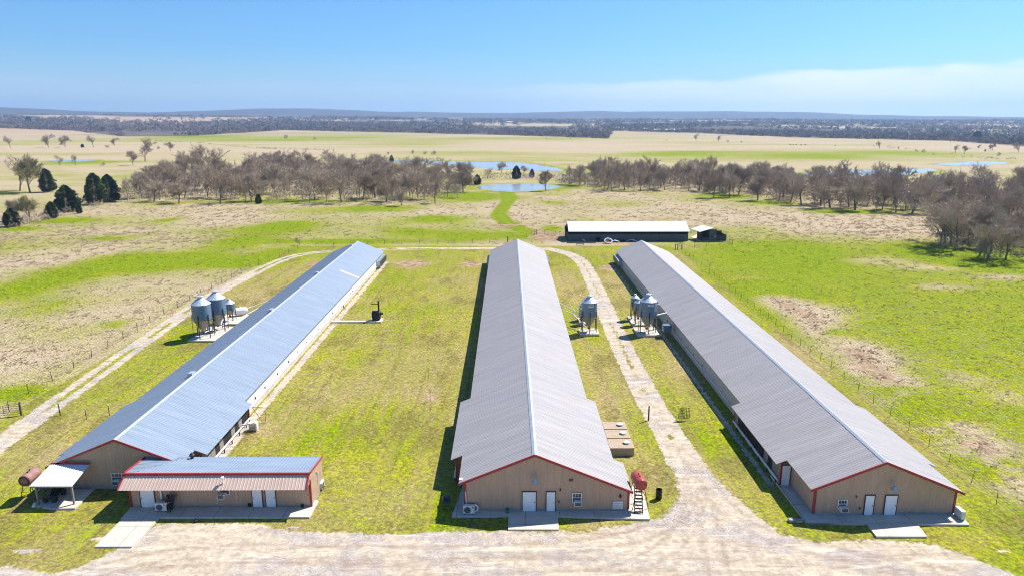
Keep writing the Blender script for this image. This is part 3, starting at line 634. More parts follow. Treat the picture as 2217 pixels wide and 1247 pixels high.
# right barn
YR = 54.45 + .26; cx_ = RGT.location.x
dd(RGT, 1868.5, 1892.5, 1080, 1121, YR); dd(RGT, 1911.5, 1942, 1080, 1121, YR)
ww(RGT, 1812, 1835, 1080, 1100, YR)
lamp_part(RGT, P(1929, 1052, YR)[0] - cx_, .26, P(1929, 1052, YR)[2])
for px, py in ((1854, 1074), (1861, 1099)):
    q = P(px, py, YR); MB().box((q[0] - cx_ - .05, .17, q[2] - .09), (q[0] - cx_ + .05, .27, q[2] + .09)).build('wall_fitting', M['rust'], RGT)
# small door in the step of the right barn: on the short wall facing the yard
d0 = MB().box((-6.66, 5.36, .1), (-5.90, 5.41, 2.1)).build('door', M['door'], RGT)
MB().box((-6.74, 5.35, .1), (-6.66, 5.42, 2.16)).box((-5.90, 5.35, .1), (-5.82, 5.42, 2.16)).build('door_frame', M['red'], d0)
# left barn: window, ridge vents, one odd roof sheet
YL = 59.60 + .26
ww(LFT, 243, 264, 1022, 1042, YL)
for px, py in ((414, 810), (583, 672), (684, 592), (763, 532)):
    q = G(px, py, 5.1); y = q[1] - 59.60
    m = MB(); m.prism([(-.62, 5.12 - .62 * SL + .02), (-.05, 5.12 + .02), (-.05, 5.12 + .30), (-.62, 5.12 + .20)], y - .45, y + .45); m.build('ridge_vent', M['galvtop'], LFT)
y0 = G(775, 587, 4)[1] - 59.6
MB().add([(2.4, y0 - .55, 5.12 - 2.4 * SL + .045), (6.25, y0 - .55, 5.12 - 6.25 * SL + .045), (6.25, y0 + .6, 5.12 - 6.25 * SL + .045), (2.4, y0 + .6, 5.12 - 2.4 * SL + .045)], [(0, 1, 2, 3)]).build('roof_sheet', M['orange_sheet'], LFT)
# ------------------------------------------------------------------ annex in front of the left barn
AX0, AX1, AY0, AY1 = -33.95, -17.78, 56.35, 60.45
ANX = empty('mansard_annex', (AX0, AY0, 0), 'low tan annex with red-edged sand mansard in front of blue-roofed barn', 'building')
W_, D_ = AX1 - AX0, AY1 - AY0; ZF, ZB = 3.42, 2.86
m = MB(); ribbed_wall(m, (0, 0), (W_, 0), .16, lambda s: 2.75, (0, -1)); m.build('front_wall', M['tan'], ANX)
m = MB(); ribbed_wall(m, (W_, 0.01), (W_, D_), .16, lambda s: ZF - .08 - (ZF - ZB) * s / D_, (1, 0)); m.build('side_wall', M['tan'], ANX)
m = MB(); ribbed_wall(m, (0, D_), (0, 0.01), .16, lambda s: ZB - .08 + (ZF - ZB) * s / D_, (-1, 0)); m.build('side_wall', M['tan'], ANX)
MB().box((W_, D_ - .05, 0), (6.4, D_, ZB - .1)).build('rear_wall', M['tan'], ANX)
MB().box((-.02, -.03, -.15), (W_ + .02, D_, .16)).build('foundation', M['foundation'], ANX)
# flat pitched roof with ribs running front to back, cut along a valley on the left
vx0, vx1 = .35, 3.55                                        # valley from front corner to rear edge
def annex_roof(mb, n=52):
    v = []; f = []
    for i in range(n):
        xa = vx0 + (W_ + .05 - vx0) * i / n; xb = vx0 + (W_ + .05 - vx0) * (i + 1) / n; d = xb - xa
        for x, z in ((xa, 0), (xa + d * .62, 0), (xa + d * .70, .03), (xa + d * .88, .03), (xa + d * .96, 0)):
            ymax = D_ + .08 if x >= vx1 else max(.05, (x - vx0) / (vx1 - vx0) * (D_ + .08)); v += [(x, .02, ZF + z), (x, ymax, ZF + z - (ZF - ZB) * ymax / D_)]
    v += [(W_ + .05, .02, ZF), (W_ + .05, D_ + .08, ZB - .01)]
    k = len(v) // 2; f = [(2 * i, 2 * i + 2, 2 * i + 3, 2 * i + 1) for i in range(k - 1)]; mb.add(v, f)
m = MB(); annex_roof(m); m.build('roof', M['roof_blue'], ANX)
m = MB(); nn = 14; v = []
for i in range(nn):                                          # small cricket with ribs running sideways
    for q, z in ((0, 0), (.62, 0), (.70, .03), (.88, .03), (.96, 0)):
        y = (D_ + .08) * (i + q) / nn; xv = vx0 + (vx1 - vx0) * y / (D_ + .08); zv = ZF - (ZF - ZB) * y / D_
        v += [(-.28, y, zv + .17 * y / D_ + z + .02), (xv, y, zv + z * .6 + .004)]
k = len(v) // 2; m.add(v, [(2 * i, 2 * i + 1, 2 * i + 3, 2 * i + 2) for i in range(k - 1)]); m.build('roof_cricket', M['roof_blue'], ANX)
m = MB(); ribs = 54; v = []                                  # mansard, leaning out
for i in range(ribs):
    for q, k_ in ((0, 0), (.60, 0), (.70, .035), (.86, .035), (.96, 0)):
        s = (i + q) / ribs; v += [(-.18 + s * (W_ + .18), -.14 - k_, ZF - .12), (-.35 + s * (W_ + .36), -1.20 - k_, 2.42)]
v += [(W_, -.14, ZF - .12), (W_ + .01, -1.20, 2.42)]
k = len(v) // 2; m.add(v, [(2 * i, 2 * i + 1, 2 * i + 3, 2 * i + 2) for i in range(k - 1)]); m.build('mansard', M['mansard'], ANX)
MB().add([(-.35, -1.16, 2.40), (W_, -1.16, 2.40), (W_, -.01, 2.46), (-.35, -.01, 2.46)], [(0, 1, 2, 3)]).build('soffit', M['tan'], ANX)
for x in (-.34, W_):
    MB().add([(x, -1.22, 2.40), (x, -.02, 2.44), (x, -.02, ZF - .1), (x, -.16, ZF - .1)], [(0, 1, 2, 3)]).build('mansard_end', M['tan'], ANX)
MB().tube((-.36, -.10, ZF - .02), (W_ + .10, -.10, ZF - .02), .125, .125, 10).build('gutter', M['red'], ANX, smooth=True)
MB().tube((-.20, -.18, ZF - .12), (-.37, -1.22, 2.42), .075, .075, 6).build('edge_trim', M['red'], ANX)
MB().tube((W_ + .02, -.18, ZF - .12), (W_ + .03, -1.22, 2.42), .085, .085, 6).build('edge_trim', M['red'], ANX)
MB().tube((W_ + .07, .02, ZF), (W_ + .07, D_ + .1, ZB), .09, .09, 6).build('edge_trim', M['red'], ANX)
MB().tube((-.28, .0, ZF + .03), (-.28, D_ + .08, ZB + .20), .10, .10, 6).build('edge_trim', M['red'], ANX)
for x in (0, W_): MB().box((x - .09, -.05, .14), (x + .09, .10, 2.72)).build('corner_trim', M['red'], ANX)
YA = AY0 - .03
for a_, b_, hr in ((308, 337.5, False), (549, 569.5, False), (578, 598.5, True)):
    q0, q1 = P(a_, 1099, YA), P(b_, 1099, YA); door_part(ANX, q0[0] - AX0, q1[0] - AX0, .08, 2.13, YA - AY0, hr)
q = P(483, 1066, YA); window_part(ANX, q[0] - AX0 - .30, q[0] - AX0 + .62, 1.32, 2.30, YA - AY0); window_ac(ANX, q[0] - AX0 + .02, 1.22, YA - AY0 - .03, .62, .45, .6)
q = P(483, 1052, 55.6); MB().lathe([(.05, -.3), (.07, .35), (.16, .40), (.16, .46), (.02, .58)], (q[0] - AX0, -.72, 2.95), 10).build('flue_vent', M['white'], ANX, smooth=True)
q = P(1, 1, 60)
for px in (351,): MB().box((P(px, 1080, YA)[0] - AX0 - .07, -.16, .9), (P(px, 1080, YA)[0] - AX0 + .07, -.05, 2.4)).build('line_cover', M['acwhite'], ANX)
for px, py in ((541, 1091), (656, 1096)): 
    q = P(px, py, YA); MB().box((q[0] - AX0 - .12, -.2, max(.1, q[2] - .12)), (q[0] - AX0 + .12, -.05, max(.1, q[2] - .12) + .25)).build('wall_vent', M['black'], ANX)
MB().path([(W_ + .07, 2.3, 1.1), (W_ + .07, 2.3, 2.2), (W_ + .07, 2.0, 2.45)], .05, 6).build('line_cover', M['white'], ANX)
MB().lathe([(.16, 0), (.16, .35), (.26, .40), (.10, .62)], (4.05, D_ - .3, ZB + .0), 10).build('roof_vent', M['leg'], ANX)
# ------------------------------------------------------------------ slabs of concrete
def slab(name, label, px, z=.10, m='concrete', grp=None):
    o = MB().slab(GP(px), -.15, z).build(name, M[m]); tag(o, label, 'concrete slab', grp); return o
slab('concrete_apron', 'concrete apron around the front of the middle grey barn', [(978, 1119), (1003, 1050), (1100, 1050), (1365, 1050), (1394, 1072), (1407, 1125), (1215, 1119), (1100, 1118)])
slab('concrete_ramp', 'pale concrete ramp before the two doors of the middle grey barn', [(1100, 1117.4), (1100, 1147), (1210, 1147), (1208, 1118.4)], .08)
slab('concrete_apron', 'concrete apron around the front of the right grey barn', [(1747, 1134), (1668, 1030), (1690, 1020), (1790, 1060), (2050, 1060), (2062, 1096), (2099, 1137), (1985, 1135.4), (1876, 1134.4)])
slab('concrete_ramp', 'pale concrete ramp before the two doors of the right grey barn', [(1875.5, 1133.8), (1897, 1162), (2007, 1162.5), (1986, 1135)], .08)
slab('concrete_apron', 'long concrete walk in the shade of the annex mansard', [(262, 1124), (300, 1080), (660, 1080), (690, 1085), (670, 1120.5), (345, 1121)])
slab('concrete_walk', 'sunlit concrete walk from the annex down to the gravel', [(263, 1124.5), (205, 1183), (285, 1183), (345, 1121.5)], .03)
slab('carport_slab', 'concrete floor under the white carport roof', [(70, 1096), (118, 1060), (205, 1058), (163, 1101), (117, 1102)], .08)
# ------------------------------------------------------------------ carport at the left barn
cp = [P(110, 1004, 59.5), P(193, 1005, 59.5)]
CPT = empty('carport', (-41.6, 57.0, 0), 'white lean-to carport roof on posts against blue-roofed barn', 'carport')
def C3(x, y, z): return (x + 41.6, y - 57.0, z)
zh, zl = 2.75, 2.05
q0, q1, q2, q3 = P(63, 1052, 56.6), P(155, 1052, 56.6), P(193, 1005, 59.55), P(110, 1004, 59.55)
v = [C3(*q) for q in (q0, q1, q2, q3)]; m = MB(); n = 16; vv = []
for i in range(n):
    for s, k in ((0, 0), (.6, 0), (.7, .03), (.86, .03), (.96, 0)):
        u = (i + s) / n
        vv += [tuple(np.array(v[0]) * (1 - u) + np.array(v[1]) * u + (0, 0, k)), tuple(np.array(v[3]) * (1 - u) + np.array(v[2]) * u + (0, 0, k))]
vv += [v[1], v[2]]; k = len(vv) // 2; m.add(vv, [(2 * i, 2 * i + 2, 2 * i + 3, 2 * i + 1) for i in range(k - 1)])
m.add([(a[0], a[1], a[2] - d) for d in (.01, .07) for a in v], [(7, 6, 5, 4), (0, 1, 5, 4), (1, 2, 6, 5), (3, 0, 4, 7)])
m.build('roof', M['roof_white'], CPT)
for px, py in ((161, 1092), (84, 1093)):
    b = G(px, py); ztop = v[0][2] - .06
    MB().box((b[0] + 41.6 - .07, b[1] - 57 - .07, 0), (b[0] + 41.6 + .07, b[1] - 57 + .07, ztop + .08)).build('post', M['wood'], CPT)
    s = 1 if px < 120 else -1
    MB().tube((b[0] + 41.6, b[1] - 57, ztop - .7), (b[0] + 41.6 + s * .6, b[1] - 57, ztop - .05), .045, .045, 4).build('brace', M['wood'], CPT)
MB().box((v[0][0], v[0][1] + .12, v[0][2] - .22), (v[1][0], v[1][1] + .20, v[0][2] - .07)).build('beam', M['wood'], CPT)
MB().box((v[3][0], v[3][1] - .02, v[3][2] - .06), (v[2][0], v[2][1] + .08, v[3][2] + .12)).build('ledger_trim', M['red'], CPT)
# machine under the carport
mc = G(112, 1086); QD = empty('quad_bike', (mc[0], mc[1] + .5, .08), 'dark four-wheeled machine parked in shade under white carport', 'vehicle')
for x in (-.42, .42):
    for y in (-.65, .65):
        MB().lathe([(.10, -.12), (.28, -.12), (.30, -.06), (.30, .06), (.28, .12), (.10, .12)], (x, y, .30), 14, 'x').build('wheel', M['tyre'], QD)
MB().box((-.32, -.85, .38), (.32, .80, .62)).prism([(-.2, .62), (.2, .62), (.16, .80), (-.16, .80)], -.25, .65).build('body', M['black'], QD)
MB().box((-.18, -.05, .80), (.18, .62, .92)).build('seat', M['tyre'], QD)
MB().path([(-.40, -.42, 1.08), (0, -.50, 1.0), (.40, -.42, 1.08)], .03, 6).tube((0, -.5, .6), (0, -.5, 1.0), .04, .04, 6).build('handlebar', M['leg'], QD)
MB().box((-.4, -.95, .60), (.4, -.45, .66)).box((-.4, .5, .60), (.4, 1.0, .66)).build('fender', M['black'], QD)
# ------------------------------------------------------------------ tanks on stands
def tank(name, label, c, ang, r, ln, zc, matb, matend, matleg, feet, ladder=None):
    root = empty(name, (c[0], c[1], 0), label, 'fuel tank', rz=ang)
    m = MB(); n = 20; m.lathe([(r * .55, -ln / 2 - .08), (r * .97, -ln / 2 - .01), (r, -ln / 2 + .03), (r, ln / 2 - .03), (r * .97, ln / 2 + .01), (r * .55, ln / 2 + .08)], (0, 0, zc), n, 'y')
    t = m.build('tank_body', matb, root, smooth=True)
    MB().lathe([(r * .90, -ln / 2 - .075), (r * .93, -ln / 2 - .03)], (0, 0, zc), n, 'y').build('end_cap', matend, t)
    MB().tube((0, .1, zc + r - .02), (0, .1, zc + r + .16), .05, .05, 8).tube((0, -.25, zc + r - .02), (0, -.25, zc + r + .10), .07, .07, 8).build('filler', matleg, t)
    for (x, y) in feet:
        MB().tube((x * .45, y * .8, zc - r * .72), (x, y, .06), .035, .035, 6).build('leg', matleg, root)
    z = zc * .42; f = feet
    m = MB()
    for a, b in ((0, 1), (2, 3), (0, 2), (1, 3)):
        k = .62; m.tube((f[a][0] * k + f[a][0] * .2, f[a][1] * .93, z), (f[b][0] * k + f[b][0] * .2, f[b][1] * .93, z), .022, .022, 5)
    m.build('cross_brace', matleg, root)
    return root
c = (11.75, 56.4)
RT = tank('tank_on_stand', 'faded red fuel tank on tall steel legs at middle barn corner', c, math.radians(8), .54, 1.65, 2.55, M['redtank'], M['redtank'], M['rust'], [(-.75, -.75), (.75, -.75), (-.75, .75), (.75, .75)])
# ladder leaning at the tank
LD = empty('ladder', (11.25, 55.1, .1), 'dark ladder with wide treads below the red fuel tank', 'ladder', rz=math.radians(-6))
for x in (-.02, .70): MB().tube((x, -.15, 0), (x + (.02 if x < .3 else -.1), 1.25, 2.0), .04, .04, 5).build('rail', M['black'], LD)
for i in range(8):
    t = (i + .6) / 8.5; MB().box((.0, -.15 + 1.4 * t - .09, 2.0 * t - .02), (.66, -.15 + 1.4 * t + .09, 2.0 * t + .02)).build('rung', M['black'], LD)
lt = P(72, 1045, 58.2)
tank('tank_on_stand', 'rusty pink fuel tank on legs beside the white carport', (-44.15, 58.35), math.radians(4), .54, 1.7, 2.05, M['pinkrust'], M['rust'], M['leg'], [(-.7, -.75), (.7, -.75), (-.7, .75), (.7, .75)])
b = G(72, 1096); o = MB().box((-.12, -.2, 0), (.12, .2, .35)).build('jug', M['acwhite'], None, (b[0], b[1], 0)); o.rotation_euler = (0, .5, .4); tag(o, 'white plastic jug lying by the rusty tank leg', 'jug')
# ------------------------------------------------------------------ outdoor air conditioners
def ac_unit(label, x, y, rz=0.0, w=1.0, h=.82, d=.36, z=.1):
    r = empty('air_conditioner', (x, y, z), label, 'air conditioner', 'outdoor air conditioners', rz)
    MB().box((-w / 2, -d / 2, .08), (w / 2, d / 2, h)).build('case', M['acwhite'], r)
    MB().lathe([(.30, -d / 2 - .02), (.30, -d / 2 + .01)], (-w * .13, 0, h * .52), 20, 'y').build('fan_grille', M['grille'], r)
    MB().box((w * .26, -d / 2 - .012, h - .20), (w * .44, -d / 2 + .005, h - .10)).build('label_plate', M['grille'], r)
    for s in (-1, 1): MB().box((s * w * .36 - .05, -d / 2 - .03, 0), (s * w * .36 + .05, d / 2 + .03, .08)).build('foot', M['leg'], r)
    return r
q = G(1015.5, 1112.5); ac_unit('white outdoor air conditioner at left corner of middle grey barn', q[0], q[1])
t = MB(); t.path([(q[0] + .5 + .30 * math.sin(k * .4), q[1] + .1, .55 + .32 * math.cos(k * .4)) for k in range(9)], .07, 6)
o = t.build('hose_loop', M['white']); tag(o, 'white curled hose beside air conditioner of middle barn', 'hose')
o = MB().path([(q[0] - .25, q[1] + .28, .9), (q[0] - .3, q[1] + .30, 1.9), (q[0] - .3, q[1] + .34, 2.05)], .05, 6).build('refrigerant_pipe', M['acwhite']); tag(o, 'white pipe cover rising above air conditioner of middle barn', 'pipe')
q = G(351, 1107.5); ac_unit('white outdoor air conditioner beside the annex door and standing person', q[0], q[1] + .05)
q = G(2077, 1124); ac_unit('white outdoor air conditioner on right side of right grey barn', q[0] + .1, q[1] + .2, math.pi / 2)
q = G(697, 1060); ac_unit('small outdoor air conditioner on right side of the annex', q[0] - .1, q[1] + .35, math.pi / 2, .8, .7, .32, 0)
q = G(1098.5, 1111); o = MB().lathe([(.13, 0), (.17, .36), (.18, .38)], (0, 0, 0), 14).build('bucket', M['green'], None, (q[0], q[1], .1)); tag(o, 'green bucket on apron by middle barn front wall', 'bucket')
# ------------------------------------------------------------------ wheelbarrows
def wheelbarrow(label, loc, rz, tilt=0.0):
    r = empty('wheelbarrow', loc, label, 'wheelbarrow', None, rz); r.rotation_euler = (tilt, 0, rz)
    m = MB(); m.add([(-.22, -.25, .30), (.22, -.25, .30), (.22, .35, .30), (-.22, .35, .30), (-.34, -.42, .62), (.34, -.42, .62), (.36, .55, .66), (-.36, .55, .66)],
                    [(3, 2, 1, 0), (0, 1, 5, 4), (1, 2, 6, 5), (2, 3, 7, 6), (3, 0, 4, 7)]); t = m.build('tray', M['grille'], r)
    for s in (-1, 1):
        MB().tube((s * .10, .75, .22), (s * .27, -.95, .55), .022, .022, 6).build('handle', M['wood'], r)
        MB().tube((s * .2, -.2, .40), (s * .24, -.28, 0), .018, .018, 5).build('leg', M['leg'], r)
    MB().lathe([(.05, -.05), (.19, -.05), (.21, 0), (.19, .05), (.05, .05)], (0, .75, .21), 16, 'x').build('wheel', M['tyre'], r)
    return r
q = G(967, 1094); wheelbarrow('grey wheelbarrow in the shade left of middle grey barn', (q[0], q[1], 0), 0.1)
q = G(377, 1101); wheelbarrow('wheelbarrow tipped up against annex wall behind standing person', (q[0] + .1, q[1] + .2, .95), math.pi * .93, math.radians(-68))
# ------------------------------------------------------------------ person by the annex door
def person():
    q = G(367, 1111); loc = (q[0], q[1], .1)
    V = []; E = []; Rr = []
    def add(p, r, par=None):
        V.append(p); Rr.append(r)
        if par is not None: E.append((par, len(V) - 1))
        return len(V) - 1
    pel = add((0, 0, .92), (.145, .105)); sp = add((0, .01, 1.10), (.125, .09), pel); ch = add((0, .01, 1.30), (.155, .105), sp); nk = add((0, 0, 1.44), (.055, .055), ch)
    hd0 = add((0, -.02, 1.54), (.075, .085), nk); hd1 = add((0, -.03, 1.65), (.070, .085), hd0)
    for s in (-1, 1):
        hip = add((s * .09, 0, .86), (.095, .095), pel); kn = add((s * .10, -.02, .48), (.062, .065), hip); an = add((s * .10, .02, .09), (.042, .045), kn); add((s * .11, -.14, .035), (.04, .03), an)
        sh = add((s * .17, .01, 1.36), (.062, .06), ch); el = add((s * .24, .04, 1.10), (.045, .045), sh); wr = add((s * .10, -.22, 1.06), (.030, .030), el); pm = add((s * .07, -.28, 1.07), (.034, .022), wr)
        for k in range(4): 
            f1 = add((s * (.05 - .012 * k), -.325 + .006 * k, 1.085 - .018 * k), (.010, .010), pm); add((s * (.025 - .01 * k), -.335, 1.082 - .018 * k), (.009, .009), f1)
        t1 = add((s * .06, -.285, 1.115), (.011, .011), pm); add((s * .035, -.30, 1.125), (.009, .009), t1)
    me = bpy.data.meshes.new('body'); me.from_pydata(V, E, []); o = bpy.data.objects.new('person', me); COL.objects.link(o)
    md = o.modifiers.new('skin', 'SKIN'); md.use_smooth_shade = True
    for sv, r in zip(me.skin_vertices[0].data, Rr): sv.radius = r
    me.skin_vertices[0].data[0].use_root = True
    s2 = o.modifiers.new('sub', 'SUBSURF'); s2.levels = 1; s2.render_levels = 1
    dg = bpy.context.evaluated_depsgraph_get(); ev = bpy.data.meshes.new_from_object(o.evaluated_get(dg))
    o.modifiers.clear(); o.data = ev
    skin = material('skin', (0.42, 0.25, 0.18), .6); shirt = material('dark_top', (0.035, 0.018, 0.022), .9); trou = material('black_trousers', (0.010, 0.010, 0.012), .9); hair = material('dark_hair', (0.012, 0.009, 0.008), .6); shoe = material('grey_shoes', (0.20, 0.18, 0.17), .7)
    ev.materials.clear()
    for mm in (skin, shirt, trou, shoe): ev.materials.append(mm)
    for p in ev.polygons:
        c = p.center; fore = c.y < -.10 and 1.0 < c.z < 1.2
        p.material_index = 3 if c.z < .075 else (2 if c.z < .95 else (0 if c.z > 1.43 or fore else 1)); p.use_smooth = True
    o.location = loc; o.rotation_euler = (0, 0, -.1)
    tag(o, 'person in dark top and black trousers standing by annex air conditioner, holding controller', 'person')
    h = MB(); h.lathe([(.02, .14), (.075, .11), (.10, .04), (.105, -.06), (.10, -.20), (.06, -.22)], (0, .012, 1.63), 14); hb = h.build('hair', hair, o, smooth=True)
    fm = MB()
    for s in (-1, 1): fm.lathe([(.0, -.012), (.012, 0), (.0, .012)], (s * .030, -.108, 1.61), 6)
    fm.build('eyes', hair, o)
    MB().add([(-.012, -.105, 1.57), (.012, -.105, 1.57), (0, -.135, 1.572), (0, -.108, 1.61)], [(0, 1, 2), (0, 2, 3), (1, 3, 2)]).build('nose', skin, o)
    MB().box((-.022, -.108, 1.530), (.022, -.098, 1.538)).build('mouth', material('lips', (.3, .1, .09), .5), o)
    r = MB().box((-.10, -.40, 1.04), (.10, -.28, 1.075)).box((-.07, -.345, 1.075), (.07, -.33, 1.16)).build('controller', M['acwhite'], None, loc); r.rotation_euler = (0, 0, -.1); tag(r, 'pale remote controller held by the person near the annex', 'controller')
person()
# ------------------------------------------------------------------ barrel, concrete boxes, posts, blocks
q = G(1426, 1078); o = MB().lathe([(.27, 0), (.29, .03), (.28, .30), (.30, .33), (.28, .36), (.28, .62), (.30, .65), (.28, .68), (.29, .92), (.27, .92), (.27, .30), (.02, .28)], (0, 0, 0), 20).build('steel_drum', M['black'], None, (q[0], q[1], 0), True); tag(o, 'black open steel drum on grass right of red tank', 'drum')
for i, (n_, f_) in enumerate(((71.95, 'farthest'), (69.85, 'middle'), (67.55, 'nearest'))):
    y0 = (70.75, 68.55, 66.15)[i]; y1 = (72.60, 70.50, 68.30)[i]
    r = empty('concrete_box', (11.9, y0, 0), '%s of three brown concrete boxes with round lids by middle barn' % f_, 'concrete box', 'concrete boxes beside the middle barn')
    MB().slab([(-1.25, 0), (1.25, 0), (1.25, y1 - y0), (-1.25, y1 - y0)], -.1, .74).build('box_body', M['concrete_brown'], r)
    MB().slab([(-1.29, -.04), (1.29, -.04), (1.29, y1 - y0 + .04), (-1.29, y1 - y0 + .04)], .74, .84).build('top_slab', M['concrete_brown'], r)
    MB().lathe([(.31, .84), (.31, .97), (.34, .98), (.34, 1.02), (.05, 1.06)], (.62, (y1 - y0) * .5, 0), 20).build('lid', M['lid'], r, smooth=True)
def post(name, label, x, y, h=1.5, r=.055, tip=None, grp=None, lean=(0, 0)):
    rt = MB().tube((0, 0, -.2), (lean[0], lean[1], h), r, r * .9, 8).build(name, M['post'], None, (x, y, 0)); tag(rt, label, 'post', grp)
    if tip: MB().tube((0, 0, h - .18), (0, 0, h + .01), r * 1.1, r * 1.1, 8).build('painted_tip', M['white'], rt)
    return rt
q = G(1404, 908.5); post('gate_post', 'lone dark gate post on grass left of gravel drive', q[0], q[1], 1.75, .09)
q = G(131, 898); post('gate_post', 'leaning dark post at the near edge of the left track', q[0], q[1], 1.35, .07, lean=(-.15, .1))
for px, py, w in ((187, 906, 'white-tipped thin post in grass right of the left track'), (237, 898, 'white-tipped thin post close to blue barn roof edge')):
    q = G(px, py); post('wire_post', w, q[0], q[1], 1.35, .045, True)
for i, (px, w) in enumerate(((1714, 'left one of two grey concrete blocks in the shade by right barn'), (1728, 'right one of two grey concrete blocks in the shade by right barn'))):
    q = G(px, 1127); o = MB().box((-.28, -.2, 0), (.28, .2, .22)).build('concrete_block', M['foundation'], None, (q[0], q[1] - .1 * i, -.02)); o.rotation_euler = (0, 0, .06 - .1 * i); tag(o, w, 'block', 'concrete blocks by the right barn')
q = G(425, 1127); o = MB().lathe([(.16, 0), (.2, .1), (.1, .2), (.02, .22)], (0, 0, 0), 8).build('stone', M['tyre'], None, (q[0], q[1], -.03)); tag(o, 'small dark lump on gravel edge below annex walk', 'stone')
# ------------------------------------------------------------------ silos
def silo(label, x, y, r, zb, zc, zt, grp, n=22, ladder=None, plate=False, z0=.18):
    """zb hopper outlet, zc bottom of cylinder, zt top of cylinder"""
    root = empty('feed_bin', (x, y, z0), label, 'feed bin', grp)
    pr = []; k = max(2, round((zt - zc) / .22))
    for i in range(k):
        a = zc + (zt - zc) * i / k; d = (zt - zc) / k; pr += [(r, a), (r + .018, a + d * .5)]
    pr.append((r, zt)); MB().lathe(pr, (0, 0, 0), n).build('bin_wall', M['galv'], root, smooth=True)
    cone = MB().lathe([(r + .05, zt - .03), (r + .05, zt), (r * .30, zt + r * .62)], (0, 0, 0), n).build('bin_roof', M['galvtop'], root)
    MB().lathe([(r * .27, zt + r * .55), (r * .27, zt + r * .72), (r * .34, zt + r * .73), (r * .34, zt + r * .82), (r * .1, zt + r * .92)], (0, 0, 0), 16).build('fill_cap', M['galvtop'], cone, smooth=True)
    MB().lathe([(.14, zb), (.16, zb + .1), (r - .01, zc)], (0, 0, 0), n).build('hopper', M['hopper'], root)
    MB().lathe([(.20, zb - .22), (.20, zb), (.14, zb + .02)], (0, 0, 0), 10).build('auger_boot', M['rust'], root)
    nl = 4 if r < 1.1 else 6; a0 = math.pi / nl
    for i in range(nl):
        a = a0 + 2 * math.pi * i / nl; c, s = math.cos(a), math.sin(a); rr = r + .05
        m = MB(); w = .07; u = (-s * w, c * w)
        m.slab([(c * rr - u[0], s * rr - u[1]), (c * (rr + .06) - u[0], s * (rr + .06) - u[1]), (c * (rr + .06) + u[0], s * (rr + .06) + u[1]), (c * rr + u[0], s * rr + u[1])], 0, zc + (zt - zc) * .38)
        m.build('leg', M['leg'], root)
    m = MB()
    for i in range(nl):
        a, b = a0 + 2 * math.pi * i / nl, a0 + 2 * math.pi * (i + 1) / nl
        m.tube((math.cos(a) * (r + .08), math.sin(a) * (r + .08), .55), (math.cos(b) * (r + .08), math.sin(b) * (r + .08), .55), .02, .02, 4)
    m.build('leg_brace', M['leg'], root)
    if ladder is not None:
        c, s = math.cos(ladder), math.sin(ladder); l = MB()
        for d in (-.2, .2):
            l.tube((c * (r + .16) - s * d, s * (r + .16) + c * d, .9), (c * (r + .16) - s * d, s * (r + .16) + c * d, zt + .05), .022, .022, 5)
            l.tube((c * (r + .14) - s * d, s * (r + .14) + c * d, zt + .08), (c * r * .38 - s * d, s * r * .38 + c * d, zt + r * .62), .022, .022, 5)
        k = int((zt - .9) / .3)
        for i in range(k):
            z = 1.05 + i * .3; l.tube((c * (r + .16) + s * .2, s * (r + .16) - c * .2, z), (c * (r + .16) - s * .2, s * (r + .16) + c * .2, z), .016, .016, 4)
        l.build('ladder', M['galvtop'], root)
    if plate:
        a0_, a1_ = -math.pi / 2 - .36 + .12, -math.pi / 2 + .36 + .12; zz0, zz1 = zt - .62, zt - .27; st = 10
        def band(ra, b0, b1, z0_, z1_):
            v = []
            for i in range(st + 1):
                a = b0 + (b1 - b0) * i / st; v += [(math.cos(a) * ra, math.sin(a) * ra, z0_), (math.cos(a) * ra, math.sin(a) * ra, z1_)]
            return v, [(2 * i, 2 * i + 2, 2 * i + 3, 2 * i + 1) for i in range(st)]
        p_ = MB().add(*band(r + .045, a0_, a1_, zz0, zz1)).build('name_plate', M['white'], root)
        MB().add(*band(r + .052, a0_ + .06, a1_ - .06, zz0 + .10, zz1 - .10)).build('plate_band', M['galv'], p_)
    return root
def pad(label, x0, y0, x1, y1, z=.18, grp='bin pads'):
    o = MB().slab([(x0, y0), (x1, y0), (x1, y1), (x0, y1)], -.15, z).build('bin_pad', M['concrete']); tag(o, label, 'concrete pad', grp)
GB = 'feed bins on steel legs'
pad('concrete pad under the two large bins of left barn', -50.6, 104.6, -45.2, 112.2); pad('concrete pad under the small bin and white tank of left barn', -50.4, 113.9, -44.8, 119.6)
pad('concrete pad under the large bin between middle barn and drive', 11.75, 107.4, 14.85, 110.6, .30); pad('concrete pad under small bins hidden behind middle bin', 12.3, 113.6, 14.3, 117.4)
pad('concrete pad under the large bin of right barn', 21.0, 106.9, 24.6, 111.3, .26); pad('concrete pad under the small bins of right barn', 21.2, 112.9, 23.6, 118.4)
silo('nearest of the two large blue-grey bins left of the blue-roofed barn', -48.9, 106.9, 1.46, .75, 2.95, 5.45, GB)
silo('second large blue-grey bin, behind the nearest one left of blue barn', -47.95, 110.4, 1.46, .75, 2.95, 5.45, GB, ladder=-1.9)
silo('small bin with auger pipe behind the two large left bins', -48.15, 115.9, .92, .9, 2.0, 3.15, GB)
silo('large bin with plate between middle barn and gravel drive', 13.3, 109.0, 1.24, .60, 2.65, 5.0, GB, ladder=math.pi * .95, plate=True, z0=.30)
silo('nearer small bin mostly hidden behind middle barn bin', 13.1, 114.2, .72, .5, 1.3, 2.5, GB); silo('farther small bin mostly hidden behind middle barn bin', 13.2, 116.6, .72, .5, 1.3, 2.5, GB)
